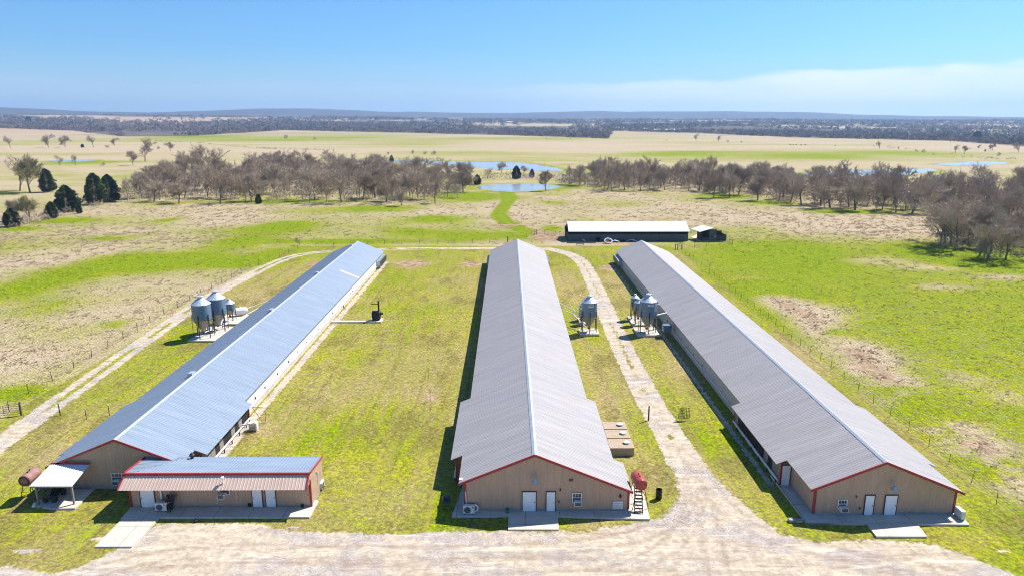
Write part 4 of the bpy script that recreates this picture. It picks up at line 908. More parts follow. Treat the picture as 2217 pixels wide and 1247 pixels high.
silo('large bin with plate and white ladder beside right barn', 22.85, 108.9, 1.36, .60, 2.65, 5.2, GB, ladder=-.10, plate=True, z0=.26)
silo('nearer narrow bin on tall legs behind right barn bin', 22.3, 113.9, .72, 1.0, 2.4, 3.7, GB); silo('farther narrow bin on tall legs behind right barn bin', 22.25, 117.2, .72, 1.0, 2.4, 3.7, GB)
def pipe(label, pts, r=.07, m='white'):
    o = MB().path(pts, r, 8).build('auger_pipe', M[m]); tag(o, label, 'pipe', 'feed pipes'); return o
pipe('upper white feed pipe from middle barn wall to its bin', [(8.8, 118.6, 2.6), (11.4, 116.9, 1.9), (12.7, 115.0, .9)]); pipe('lower white feed pipe from middle barn wall to its bin', [(8.8, 115.2, 2.5), (11.2, 113.6, 1.9), (12.9, 109.6, .75)])
pipe('near white feed pipe from right bin into right barn', [(23.2, 109.4, .85), (24.6, 110.4, 2.6), (27.2, 112.0, 2.7)], .10); pipe('far white feed pipe from narrow bins into right barn', [(22.6, 114.2, 1.3), (24.4, 116.0, 2.6), (27.2, 117.6, 2.7)], .07)
pipe('white inclined auger pipe between the small and large left bins', [(-47.6, 110.6, 1.0), (-48.1, 114.4, 3.6)], .10); pipe('pale feed pipe from left bins toward blue barn', [(-48.9, 107.0, .8), (-46.6, 112.6, .9), (-42.9, 118.5, 2.3)], .07); pipe('thin pale pipe from white tank to blue barn', [(-46.6, 119.6, 1.3), (-42.9, 122.6, 2.3)], .05)
r = empty('propane_tank', (-47.6, 119.2, .18), 'white horizontal propane tank behind the left bins', 'propane tank', rz=math.radians(-62))
MB().lathe([(.10, -1.3), (.42, -1.15), (.56, -.85), (.58, -.5), (.58, .5), (.56, .85), (.42, 1.15), (.10, 1.3)], (0, 0, .85), 18, 'y').build('tank_body', M['white'], r, smooth=True)
for y in (-.7, .7): MB().box((-.4, y - .09, 0), (.4, y + .09, .42)).build('saddle', M['concrete'], r)
MB().lathe([(.16, 1.38), (.16, 1.56), (.03, 1.62)], (0, 0, 0), 12).build('valve_dome', M['white'], r)
o = MB().box((25.0, 106.4, .9), (26.3, 107.6, 2.0)).build('motor_box', M['galv']); tag(o, 'blue-grey motor box on left wall of right barn near bins', 'box')
# ------------------------------------------------------------------ incinerator on its pad
o = MB().slab([(-24.4, 115.2), (-21.9, 115.2), (-21.9, 117.5), (-24.0, 117.5), (-24.3, 116.2)], -.15, .14).build('incinerator_pad', M['concrete']); tag(o, 'small concrete pad under black incinerator on lawn', 'concrete pad')
o = MB().slab([(-30.6, 115.25), (-24.42, 115.25), (-24.42, 116.1), (-30.6, 116.2)], -.15, .12).build('concrete_walk', M['concrete']); tag(o, 'narrow concrete walk from blue barn to the incinerator', 'concrete walk')
r = empty('incinerator', (-22.95, 116.5, .14), 'black steel incinerator with chimney pipe on lawn pad', 'incinerator')
b_ = MB().lathe([(.62, -.7), (.68, -.62), (.68, .62), (.62, .7)], (0, 0, .95), 18, 'x').build('drum_body', M['black'], r)
MB().box((-.66, -.55, .12), (.66, .55, .8)).build('fire_box', M['black'], r)
MB().tube((.45, 0, 1.5), (.45, 0, 3.35), .15, .15, 12).build('chimney', M['black'], r)
MB().tube((.45, 0, 2.85), (-.85, 0, 2.85), .085, .085, 8).build('side_pipe', M['black'], r)
MB().box((.68, -.25, .95), (1.15, .25, 1.25)).build('burner', M['black'], r)
MB().tube((-.45, -.66, 1.4), (.25, -.66, 1.4), .03, .03, 6).build('door_handle', M['leg'], r)
for sx in (-.55, .55):
    for sy in (-.42, .42): MB().box((sx - .05, sy - .05, 0), (sx + .05, sy + .05, .14)).build('foot', M['leg'], r)
# tap stand at the blue barn corner
q = G(545, 915); r = empty('water_box', (-28.75, 72.6, 0), 'white pipe box beside cooling pads of blue-roofed barn', 'box')
MB().box((-.42, -.35, 0), (.42, .35, .9)).build('box_body', M['curtain'], r); MB().path([(-1.2, -.5, .75), (.3, -.5, 1.0), (.48, -.5, 1.0), (.48, -.5, .1)], .10, 8).build('pipe_loop', M['white'], r)
r = empty('pipe_frame', (-28.4, 74.9, 0), 'thin dark pipe frame standing off blue barn wall', 'frame')
for a_, b2 in (((-1.2, 0, 1.7), (.9, .3, 1.5)), ((-1.2, 0, 1.7), (.2, -.9, .2)), ((.3, .2, 1.55), (.3, -.3, .1))): MB().tube(a_, b2, .03, .03, 6).build('bar', M['rust'], r)
for i, (px, py, s, w) in enumerate(((743, 665, .22, 'dark meter box on blue barn strip, near incinerator walk'), (735, 672, .13, 'small dark valve on blue barn strip'), (713, 697, .16, 'dark valve cluster where concrete walk meets blue barn'), (767, 634, .13, 'farthest small dark valve on blue barn strip'))):
    q = G(px, py); o = MB().box((-s, -s, 0), (s, s, s * 1.6)).lathe([(s * .5, s * 1.6), (s * .7, s * 2.0), (s * .1, s * 2.3)], (0, 0, 0), 8).build('valve_box', M['black'], None, (q[0] - .1, q[1], 0)); tag(o, w, 'valve')
# ------------------------------------------------------------------ far open-sided barn
FB = empty('storage_barn', (16.6, 197.2, 0), 'long open-sided dark barn with white roof behind the grey barns', 'barn')
e0, e1 = P(1231, 502, 196.6), P(1494, 502, 196.6); fw = e1[0] - 16.6; x0 = e0[0] - 16.6; ze = e0[2]
r0 = None
for dep in np.arange(3, 9, .1):
    if P(1226, 480, 196.6 + dep)[2] - ze < dep * .40: r0 = dep; break
r0 = r0 or 5.5; zr_ = ze + r0 * .40
def ribbed_roof_x(mb, xa, xb, ya, za, yb, zb_, pitch=.6, h=.05):
    n = round((xb - xa) / pitch); v = []
    for i in range(n):
        for s, k in ((0, 0), (.7, 0), (.76, h), (.88, h), (.95, 0)):
            x = xa + (xb - xa) * (i + s) / n; v += [(x, ya, za + k), (x, yb, zb_ + k)]
    v += [(xb, ya, za), (xb, yb, zb_)]; k = len(v) // 2; mb.add(v, [(2 * i, 2 * i + 2, 2 * i + 3, 2 * i + 1) for i in range(k - 1)])
    mb.add([(xa, ya, za - .08), (xb, ya, za - .08), (xb, yb, zb_ - .08), (xa, yb, zb_ - .08), (xa, ya, za - .004), (xb, ya, za - .004), (xb, yb, zb_ - .004), (xa, yb, zb_ - .004)], [(3, 2, 1, 0), (0, 1, 5, 4), (3, 0, 4, 7), (1, 2, 6, 5)])
m = MB(); ribbed_roof_x(m, x0, fw, -.6, ze, r0 - .6, zr_); m.build('roof_slope', M['roof_white'], FB)
m = MB(); ribbed_roof_x(m, x0, fw, 2 * r0 - .6, ze, r0 - .6, zr_); m.build('roof_slope', M['roof_white'], FB)
wl = x0 - .2; m = MB(); ribbed_wall(m, (wl, 0), (fw - .3, 0), 0, lambda s: 2.0, (0, -1), .4, .03); m.build('front_wall', M['teal'], FB)
m = MB(); ribbed_wall(m, (wl, 2 * r0 - 1.2), (fw - .3, 2 * r0 - 1.2), 0, lambda s: ze + .2, (0, 1), .6, .03); m.build('rear_wall', M['darkwood'], FB)
for x in (wl, fw - .35): MB().box((x - .04, 0.02, 0), (x + .04, 2 * r0 - 1.22, 2.0 if x < 5 else ze)).build('end_wall', M['darkwood'], FB)
for i in range(10):
    x = wl + (fw - .5 - wl) * i / 9
    for y in (.08, 2 * r0 - 1.4): MB().box((x - .09, y - .05, 0), (x + .09, y + .12, ze + .1)).build('post', M['darkwood'], FB)
for x in (x0 + .15, fw - .2): MB().prism([(0, 0), (0, 0), (0, 0)], 0, 0) if False else MB().add([(x, -.3, ze - .05), (x, 2 * r0 - .9, ze - .05), (x, r0 - .6, zr_ - .12)], [(0, 1, 2)]).build('gable_board', M['darkwood'], FB)
# lean-to shed
S0 = G(1519, 519); SH = empty('tin_shed', (S0[0], 197.4, 0), 'small teal shed with lean-to roof beside the white-roofed barn', 'shed')
sx = lambda px: P(px, 515, 197.4)[0] - S0[0]
xa, xb, xc, xd = sx(1509), sx(1540), sx(1551), sx(1577)
zA = P(1541, 493, 197.0)[2]; zt_ = zA + .9
def sheet(name, pts, mat_, t=.07):
    m = MB(); n = len(pts); m.add([p for p in pts] + [(p[0], p[1], p[2] - t) for p in pts], [tuple(range(n)), tuple(range(2 * n - 1, n - 1, -1))] + [(i, (i + 1) % n + 0, (i + 1) % n + n, i + n)[::-1] for i in range(n)]); return m.build(name, mat_, SH)
zE = P(1526, 496, 197)[2]
sheet('roof_slope', [(xa + .5, -.8, 2.75), (xb + .3, -.8, 3.9), (xb - 1.2, 5.2, 3.9), (xa - .6, 5.2, 2.75)], M['roof_white'])
sheet('roof_slope', [(xb + .3, -.8, 3.92), (xd, -.8, 2.45), (xd - 1.2, 5.2, 2.45), (xb - 1.2, 5.2, 3.92)], M['roof_white'])
MB().box((xb - .6, 0, 0), (xc, .08, 3.35)).build('front_wall', M['teal'], SH); MB().box((xb - .62, .09, 0), (xb - .52, 4.6, 3.5)).box((xa + 1.2, 4.55, 0), (xb - .62, 4.63, 3.0)).build('side_wall', M['darkwood'], SH)
MB().box((xa + 1.2, .1, 0), (xb - .63, .18, 1.0)).box((xa + 1.2, .19, 0), (xa + 1.28, 4.5, 2.6)).build('stall_wall', M['darkwood'], SH)
MB().box((xc, .02, 0), (xd - .6, .10, 1.7)).box((xd - .68, .12, 0), (xd - .6, 4.5, 1.7)).box((xc, 4.4, 0), (xd - .7, 4.48, 2.3)).build('low_wall', M['darkwood'], SH)
for k in range(4): MB().box((xc + (xd - .75 - xc) * k / 3 - .05, .0, 1.7), (xc + (xd - .75 - xc) * k / 3 + .05, .1, 3.25 - .7 * k / 3)).build('post', M['darkwood'], SH)
MB().box((xb - .2, -.03, 1.0), (xc - .3, -.005, 1.5)).build('window', M['glass'], SH); MB().box((xc - .55, -.045, 1.05), (xc - .3, -.032, 1.45)).build('notice', M['white'], SH)
slab('shed_slab', 'concrete floor stretching left from the small teal shed', [(1496, 514), (1512, 522), (1536, 522), (1530, 511), (1508, 509)], .06)
# ------------------------------------------------------------------ scrap in front of the far barn
def tyre(label, x, y, r=.62, flat=False):
    m = MB(); pr = [(r * .62, -.14), (r * .92, -.16), (r, -.08), (r, .08), (r * .92, .16), (r * .62, .14), (r * .58, 0), (r * .62, -.14)]
    o = (m.lathe(pr, (0, 0, .16), 18) if flat else m.lathe(pr, (0, 0, r), 18, 'y')).build('old_tyre', M['tyre'], None, (x, y, 0)); tag(o, label, 'tyre', 'scrap before the far barn')
q = G(1300, 525); tyre('old tyre standing left in scrap before the white-roofed barn', q[0] - .6, q[1] + 1, .7)
q = G(1348, 524); tyre('old tyre lying flat at right end of the scrap heap', q[0], q[1] + .5, .75, True)
q = G(1317, 527); r = empty('round_tub', (q[0], q[1] + .3, 0), 'white rimmed rusty round tub in scrap by the far barn', 'tub')
MB().lathe([(1.05, 0), (1.15, .55), (1.02, .57), (.95, .1), (.02, .08)], (0, 0, 0), 20).build('rim', M['white'], r, smooth=True); MB().lathe([(.93, .14), (.02, .16)], (0, 0, 0), 20).build('contents', M['rust'], r); r.rotation_euler = (math.radians(30), 0, 0); r.location.z = .3
for px, py, w, mm, l in ((1332, 525, 'white bent tin sheet in scrap before far barn', 'white', 1.2), (1368, 524, 'larger white tin sheet at right of scrap heap', 'white', 1.6), (1340, 523, 'rusty tin sheet leaning in scrap heap', 'rust', 1.1), (1262, 524, 'pale broken board left of scrap heap', 'acwhite', .8), (1275, 522, 'small pale board before the far barn wall', 'acwhite', .6), (1375, 521, 'dark broken drum piece right of scrap heap', 'black', .9)):
    q = G(px, py); m = MB(); m.add([(-l, -.5, .12), (0, -.6, .55), (l, -.4, .2), (l, .4, .25), (0, .5, .7), (-l, .5, .15)], [(0, 1, 4, 5), (1, 2, 3, 4)]); m.add([(-l, -.5, .05), (0, -.6, .48), (l, -.4, .13), (l, .4, .18), (0, .5, .63), (-l, .5, .08)], [(5, 4, 1, 0), (4, 3, 2, 1)])
    o = m.build('scrap_sheet', M[mm], None, (q[0], q[1] + .4, 0)); o.rotation_euler = (0, 0, random.uniform(-.5, .5)); tag(o, w, 'scrap', 'scrap before the far barn')
q0, q1 = G(1227, 527), G(1290, 527); o = MB().tube((q0[0], q0[1], .15), (q1[0], q1[1], .15), .16, .13, 8).build('timber_pole', M['darkwood']); tag(o, 'long dark pole lying before the far barn', 'pole')
q0 = G(1256, 531); o = MB().box((-1.1, -.25, .25), (1.1, .25, .35)).box((-1.0, -.2, 0), (-.9, .2, .25)).box((.9, -.2, 0), (1.0, .2, .25)).build('feed_trough', M['darkwood'], None, (q0[0], q0[1], 0)); tag(o, 'low dark trough on grass before the far barn', 'trough')
q0 = G(1405, 522); m = MB()
for i in range(260):
    a = random.uniform(0, 6.28); l = random.uniform(.6, 1.8); c = Vector((random.gauss(0, 2.2), random.gauss(0, .8), random.uniform(.1, .6))); d = Vector((math.cos(a), math.sin(a) * .5, random.uniform(-.1, .7))) * l
    m.tube(c - d / 2, c + d / 2, .03, .012, 3, False)
o = m.build('brush_heap', M['bark'], None, (q0[0], q0[1], 0)); tag(o, 'heap of cut brush right of the scrap before far barn', 'brush heap', kind='stuff')
# ------------------------------------------------------------------ gates
def tube_gate(label, p, q, h=1.25, rails=6, mat_='gate', z0=.15, verts=1, mesh=False):
    p, q = Vector((p[0], p[1], 0)), Vector((q[0], q[1], 0)); L_ = (q - p).length
    r = empty('tube_gate', p, label, 'gate', 'metal gates', math.atan2(q.y - p.y, q.x - p.x))
    for i in range(rails): MB().tube((0, 0, z0 + (h - z0) * i / (rails - 1)), (L_, 0, z0 + (h - z0) * i / (rails - 1)), .025, .025, 6).build('rail', M[mat_], r)
    for i in range(verts + 2): MB().tube((L_ * i / (verts + 1), 0, z0), (L_ * i / (verts + 1), 0, h), .03, .03, 6).build('upright', M[mat_], r)
    return r
a, b = G(-25, 905), G(44, 897); tube_gate('dark tube gate at left edge beside the track', a, b, 1.35); post('gate_post', 'thick dark post at right end of the left tube gate', b[0] + .12, b[1], 1.6, .10)
a, b = G(1469, 908.5), G(1482, 908); tube_gate('left leaf of dark mesh gate right of gravel drive', a, b, 1.45, 5, verts=4); a = G(1492, 907.5); tube_gate('right leaf of dark mesh gate right of gravel drive', b, a, 1.45, 4, verts=2)
a, b = G(1573, 518), G(1586, 530); tube_gate('green tube gate right of the small teal shed', a, b, 1.8, 6, 'gate', verts=1)
a, b = G(1178, 508), G(1220, 512); tube_gate('dark tube gate left of white-roofed barn', a, b, 1.4, 5, 'gate', verts=4)
for px, py, w in ((1462, 541, 'left'), (1467, 541, 'middle'), (1476, 540, 'right')):
    q = G(px, py); post('corner_post', '%s post of the braced corner behind right grey barn' % w, q[0], q[1], 1.5, .12)
a, b = G(1467, 541), G(1476, 540); o = MB().tube((a[0], a[1], .9), (b[0], b[1], .9), .07, .07, 6).build('brace_rail', M['post']); tag(o, 'short rail joining braced corner posts behind right barn', 'rail')
for px, py, w in ((1158, 508, 'left dark gate post by the dirt opening left of far barn'), (1162, 508, 'right dark gate post by the dirt opening left of far barn'), (1099, 524, 'leaning dark post behind middle barn ridge')):
    q = G(px, py); post('gate_post', w, q[0], q[1], 1.6, .10)
# ------------------------------------------------------------------ wire fences
def fence(label, pts, step, h=1.25, wires=4, rp=.045):
    r = empty('wire_fence', (pts[0][0], pts[0][1], 0), label, 'fence'); o0 = Vector((pts[0][0], pts[0][1], 0)); proto = None
    seg = [];
    for a, b in zip(pts[:-1], pts[1:]):
        a, b = Vector((*a, 0)), Vector((*b, 0)); n = max(1, round((b - a).length / step))
        for i in range(n): seg.append(a.lerp(b, i / n))
    seg.append(Vector((*pts[-1], 0)))
    for i, p in enumerate(seg):
        if proto is None: o = proto = MB().tube((0, 0, -.2), (0, 0, h), rp, rp * .85, 6).build('post', M['post'], r)
        else:
            o = proto.copy(); COL.objects.link(o); o.parent = r
        o.location = p - o0; o.rotation_euler = (random.gauss(0, .04), random.gauss(0, .04), 0); o.scale = (1, 1, random.uniform(.9, 1.1))
    for k in range(wires):
        z = .25 + (h - .35) * k / (wires - 1); MB().path([tuple(p - o0 + Vector((0, 0, z))) for p in seg], .010, 3).build('wire', M['wire'], r)
FL = GP([(20, 890), (62, 850), (160, 797), (325, 697), (480, 613), (560, 574), (645, 541)]); FR = [(46.3, 184.3), (45.9, 150), (45.6, 120), (45.3, 91.5), (45.15, 68), (44.4, 52.8), (44.0, 44)]
fence('wire fence with dark posts between left track and left pasture', FL, 4.6); fence('wire fence with thin posts along right side of right barn', FR, 3.8, 1.2, 4, .028)
fence('wire fence crossing behind the three long barns', GP([(645, 541), (760, 531), (870, 529.5), (985, 528), (1060, 527), (1100, 525), (1158, 509)]), 5.0)
fence('short wire fence from braced corner to the teal shed', GP([(1476, 540), (1530, 532), (1586, 530)]), 5.0)
# ------------------------------------------------------------------ trees
def grow(seed, H, spread=.5, levels=4, forks=4, twigs=5, lean=0.0, low=.28, tw=.05):
    """a bare tree: (trunk MB, crown vertex array, crown tri array)"""
    rd = random.Random(seed); trunk = MB(); cv = []; cf = []
    def rnd(d, amt):
        a = Vector((rd.gauss(0, 1), rd.gauss(0, 1), rd.gauss(0, 1))); a -= a.project(d); return (d + a.normalized() * amt).normalized()
    def twig(p, d, l, w):
        q = p + d * l; s = d.orthogonal().normalized() if rd.random() < .5 else d.cross(Vector((rd.random(), rd.random(), .3))).normalized()
        b = len(cv); cv.extend([p + s * w, p - s * w, q]); cf.append((b, b + 1, b + 2))
    def branch(p, d, l, r, lev):
        n = 2; pts = [p]
        for i in range(n):
            d = rnd(d, .18); d = (d + Vector((0, 0, .17))).normalized(); p = p + d * l / n; pts.append(p)
        rr = [r, r * .78, r * .55]
        for i in range(n):
            if lev <= 1: trunk.tube(pts[i], pts[i + 1], rr[i], rr[i + 1], 5, False)
            else:
                dd_ = (pts[i + 1] - pts[i]).normalized(); u = dd_.orthogonal().normalized(); w = dd_.cross(u); b = len(cv)
                for c, q in ((pts[i], rr[i]), (pts[i + 1], rr[i + 1])):
                    for k in range(3): cv.append(c + u * math.cos(2.09 * k) * q + w * math.sin(2.09 * k) * q)
                for k in range(3):
                    k2 = (k + 1) % 3; cf.append((b + k, b + k2, b + 3 + k2)); cf.append((b + k, b + 3 + k2, b + 3 + k))
        if lev >= levels:
            for i in range(twigs):
                t = .15 + .85 * rd.random(); q = pts[0].lerp(pts[2], t); twig(q, (rnd(d, rd.uniform(.4, 1.0)) + Vector((0, 0, .25))).normalized(), l * rd.uniform(.45, .95), tw * rd.uniform(.5, 1))
            return
        k = forks if lev > 0 else forks + 2
        for i in range(k):
            t = (low + (1 - low) * (i + rd.random() * .6) / k) if lev == 0 else (.35 + .65 * (i + rd.random() * .5) / k)
            t = min(t, 1.0); q = pts[0].lerp(pts[1], t * 2) if t < .5 else pts[1].lerp(pts[2], t * 2 - 1)
            amt = (spread * rd.uniform(1.1, 1.8) if lev == 0 else rd.uniform(.55, 1.0)); nl = l * (rd.uniform(.50, .74) if lev == 0 else rd.uniform(.52, .74))
            branch(q, rnd(d, amt), nl, r * (.45 if lev == 0 else .52), lev + 1)
        if lev > 0: twig(pts[2], d, l * .4, r * .3)
    branch(Vector((0, 0, -.2)), Vector((lean, 0, 1)).normalized(), H * .62, H * .020 + .04, 0)
    V = np.array([tuple(v) for v in cv]); s = H / max(V[:, 2].max(), .1)
    trunk.v = [(a * s, b * s, c * s) for a, b, c in trunk.v]
    return trunk, V * s, np.array(cf)
def cedar(seed, H, R, n=4200):
    rd = np.random.default_rng(seed); z = rd.random(n) ** 1.15; lob = 1 + .10 * np.sin(z * 17 + seed); a = rd.random(n) * 6.283
    rad = R * np.clip(1 - np.clip((z - .25) / .75, 0, 1) ** 1.8, 0, 1) ** .75 * (.70 + .30 * np.clip(z * 5, 0, 1)) * lob * (.08 + .92 * np.sqrt(rd.random(n))) * (.90 + .12 * np.sin(a * 3 + seed)) * rd.uniform(.82, 1.16, n); c = np.stack([np.cos(a) * rad, np.sin(a) * rad, .05 * H + z * .95 * H], 1)
    out = np.stack([np.cos(a), np.sin(a), -.15 + .5 * rd.random(n)], 1); s = .06 * R + .17 * rd.random(n)[:, None] * R
    p0 = c + out * s; tz_ = rd.normal(0, 1, (n, 3)); tz_ /= np.linalg.norm(tz_, axis=1)[:, None]
    p1, p2 = c + tz_ * s * .75 + [0, 0, .10], c - tz_ * s * .75
    V = np.stack([p0, p1, p2], 1).reshape(-1, 3); return V, np.arange(n * 3).reshape(-1, 3)
def proto(name, seed, H, **kw):
    tr, V, Fc = grow(seed, H, **kw); bud = kw.get('bud')
    return tr, V, Fc
PROTO = []
for i in range(9):
    H = 12.0; tr, V, Fc = grow(100 + i, H, spread=(.38, .5, .62, .42, .55, .46, .66, .34, .5)[i], forks=4 if i % 3 else 5, twigs=9, low=(.16, .22, .30)[i % 3], tw=.045)
    tm = bpy.data.meshes.new('bare_trunk'); tm.from_pydata(tr.v, [], tr.f); tm.materials.append(M['bark'])
    PROTO.append((tm, np_mesh('bare_crown', V, Fc, M['twig'], 3), H))
tr, V, Fc = grow(140, 12.0, spread=.6, forks=5, twigs=6, tw=.09); tm = bpy.data.meshes.new('bud_trunk'); tm.from_pydata(tr.v, [], tr.f); tm.materials.append(M['bark']); BUD = (tm, np_mesh('bud_crown', V, Fc, M['twig_bud'], 3), 12.0)
SHR = []
for i in range(4):
    tr, V, Fc = grow(180 + i, 4.0, spread=1.1, levels=3, forks=5, twigs=6, low=.05, tw=.05); tm = bpy.data.meshes.new('shrub_stem'); tm.from_pydata(tr.v, [], tr.f); tm.materials.append(M['bark']); SHR.append((tm, np_mesh('shrub_crown', V, Fc, M['twig'], 3), 4.0))
CED = []
for i in range(4):
    V, Fc = cedar(200 + i, 8.0, (2.6, 3.2, 2.9, 3.6)[i]); t_ = MB().tube((0, 0, -.2), (0, 0, 6.5), .20, .05, 6); tm = bpy.data.meshes.new('cedar_trunk'); tm.from_pydata(t_.v, [], t_.f); tm.materials.append(M['bark']); CED.append((tm, np_mesh('cedar_crown', V, Fc, M['needle'], 3), 8.0))
TN = [0]
def plant(name, pr, x, y, h, label, cat, group, wide=1.0):
    tm, cm, H = pr; r = empty(name, (x, y, tz(x, y)), label, cat, group, random.uniform(0, 6.28)); s = h / H; w = s * wide; r.scale = (w, w, s); r.empty_display_size = .5
    for nm, me in (('trunk', tm), ('crown', cm)):
        o = bpy.data.objects.new(nm, me); COL.objects.link(o); o.parent = r
    TN[0] += 1; return r
def inside(poly, n, dmin, seed, ymin=None):
    rd = random.Random(seed); xs = [p[0] for p in poly]; ys = [p[1] for p in poly]; out = []; tries = 0
    while len(out) < n and tries < n * 60:
        tries += 1; p = (rd.uniform(min(xs), max(xs)), rd.uniform(min(ys), max(ys))); c = False
        for (ax, ay), (bx, by) in zip(poly, poly[1:] + poly[:1]):
            if (ay > p[1]) != (by > p[1]) and p[0] < (bx - ax) * (p[1] - ay) / (by - ay) + ax: c = not c
        if c and all((p[0] - a) ** 2 + (p[1] - b) ** 2 > dmin * dmin for a, b in out): out.append(p)
    return out
# the two tree belts, as areas of ground
BELT_L = GP([(268, 436), (330, 441), (480, 441), (640, 444), (800, 446), (940, 445), (990, 438), (1012, 415), (1000, 392), (900, 384), (760, 372), (600, 372), (460, 380), (380, 392), (300, 410)])
BELT_R = GP([(1225, 400), (1290, 414), (1400, 416), (1500, 415), (1560, 424), (1640, 436), (1740, 446), (1860, 458), (1990, 464), (2080, 470), (2300, 500), (2500, 500), (2400, 430), (2217, 420), (2050, 418), (1900, 414), (1760, 405), (1600, 392), (1420, 386), (1280, 388)])
CLUMP = GP([(2030, 543), (2070, 556), (2140, 570), (2230, 574), (2340, 574), (2330, 510), (2217, 498), (2100, 505), (2040, 520)])
rd = random.Random(3)
def belt(poly, n, dmin, seed, hr, where, wide=(.95, 1.55)):
    pts = inside(poly, n, dmin, seed); ts = sorted(p[0] / p[1] for p in pts); zones = ('left end', 'left part', 'middle', 'right part', 'right end') if n > 60 else ('left side', 'right side')
    for (x, y) in sorted(pts, key=lambda p: p[1]):
        k = min(len(zones) - 1, ts.index(x / y) * len(zones) // len(ts)); same = sorted(p[1] for p in pts if min(len(zones) - 1, ts.index(p[0] / p[1]) * len(zones) // len(ts)) == k); d = min(2, same.index(y) * 3 // len(same))
        h = rd.uniform(*hr); lab = 'bare tree, %s at the %s of %s' % (('front row', 'middle rows', 'back rows')[d], zones[k], where)
        plant('bare_tree', rd.choice(PROTO), x, y, h, lab, 'tree', 'trees at the %s of %s' % (zones[k], where), rd.uniform(*wide))
belt(BELT_L, 124, 7.0, 5, (9.0, 16.5), 'the belt left of the near pond')
belt(BELT_R, 112, 7.0, 6, (9.0, 17.0), 'the belt right of the near pond')
belt(CLUMP, 26, 4.6, 7, (10.0, 14.0), 'the clump at right edge')
# trees that stand by themselves
for px, py, hp, label in ((105.5, 320, 30, 'round bare tree, left of a pair in far left tan field'), (141, 320, 27, 'round bare tree, right of a pair in far left tan field'), (23, 321, 27, 'bare tree near left edge of far tan field'), (203, 320, 27, 'thin upright bare tree in far left tan field'),
        (249, 317, 19, 'small bare tree right of thin one in far left field'), (369, 328, 20, 'small bare tree left of the green far slope'), (314, 350, 52, 'tall twin-stemmed bare tree in tan left field'), (288, 358, 32, 'thin bare tree left of the tall twin-stemmed one'), (130, 361, 26, 'low forked bare tree, left, before small left pond'),
        (164, 359, 24, 'low forked bare tree, right, before small left pond'), (43, 413, 80, 'large bare tree at left edge behind the cedars'), (65, 416, 84, 'large bare tree beside cedar near left edge'), (457, 401, 88, 'tall dark-limbed bare tree rising over left belt'), (420, 392, 80, 'tall bare tree at left shoulder of left belt'), (65, 481, 62, 'bushy bare tree at lower left among cedars'),
        (30, 478, 50, 'low bare tree at left edge among cedars'), (1182, 414, 48, 'lone bare tree standing at the near pond shore'), (1086, 375, 26, 'small bare tree between the two ponds'), (870, 446, 42, 'pale bare tree standing out before left belt'), (1055, 387, 24, 'bare tree left of cedar between ponds'), (1134, 378, 20, 'small bare tree right of cedar between ponds'),
        (1507, 307, 18, 'round bare tree clump in far middle tan field'), (1556, 309, 16, 'single round bare tree right of clump in far field'), (1312, 301, 16, 'bare tree at edge of far wood above right belt'), (1904, 323, 18, 'spreading bare tree in far right field'), (2057, 311, 18, 'bare tree before the far right wood'), (2069, 331, 18, 'left bare tree of a pair in far right field'),
        (2088, 333, 18, 'right bare tree of a pair in far right field'), (2148, 327, 17, 'bare tree near right edge of far field'), (2119, 325, 12, 'small bare tree in far right field'), (2206, 331, 24, 'bare tree at right edge of far field'), (649, 531, 19, 'small bare tree at the left fence corner'), (1580, 428, 62, 'bare tree standing forward of right belt middle'), (1545, 429, 58, 'pale bare tree before right belt'),
        (1735, 444, 74, 'broad bare tree at the front of right belt'), (1838, 448, 80, 'wide dark-trunked bare tree at front of right belt'), (1975, 462, 74, 'forked bare tree at front right of right belt'), (1940, 460, 80, 'tall bare tree left of forked one in right belt')):
    q = G(px, py); h = hp * math.hypot(q[1], CAM_H) / F_PX * 1.03
    plant('bare_tree', BUD if px in (65, 273) else PROTO[int(px) % 9], q[0], q[1], h, label, 'tree', 'single bare trees', 1.15)
for px, py, hp, label in ((104, 415, 46, 'dark cedar left of the tan field, behind the others'), (147, 458, 52, 'broad dark cedar at left, nearest to pasture'), (208, 442, 62, 'tall dark cedar, left of the pair by the left belt'), (238, 436, 54, 'dark cedar, right of the pair by the left belt'), (114, 472, 33, 'low dark cedar at lower left pasture edge'), (27, 490, 36, 'dark cedar at left edge of picture'),
        (848, 352, 14, 'small dark cedar at the long pond'), (1118, 387, 26, 'dark cedar between near and long pond'), (1007, 401, 30, 'dark rounded cedar at right end of left belt'), (1033, 400, 20, 'low dark cedar left of near pond'), (1152, 384, 17, 'small cedar right of the pond cedar'), (2115, 304, 18, 'dark cedar before far right wood'), (179, 320, 7, 'tiny dark cedar in far left field'), (560, 441, 20, 'small cedar at the front of left belt'), (172, 462, 18, 'small cedar right of the broad left cedar'), (60, 250, 12, 'dark evergreen clump on the far left skyline'), (64, 250, 11, 'second dark evergreen on far left skyline')):
    q = G(px, py) if py > 262 else None
    if q is None:
        Y = 2600.0; q = P(px, 262, Y)
    plant('cedar_tree', CED[int(px) % 4], q[0], q[1], hp * math.hypot(q[1], CAM_H) / F_PX * 1.05, label, 'tree', 'cedars', 1.0)
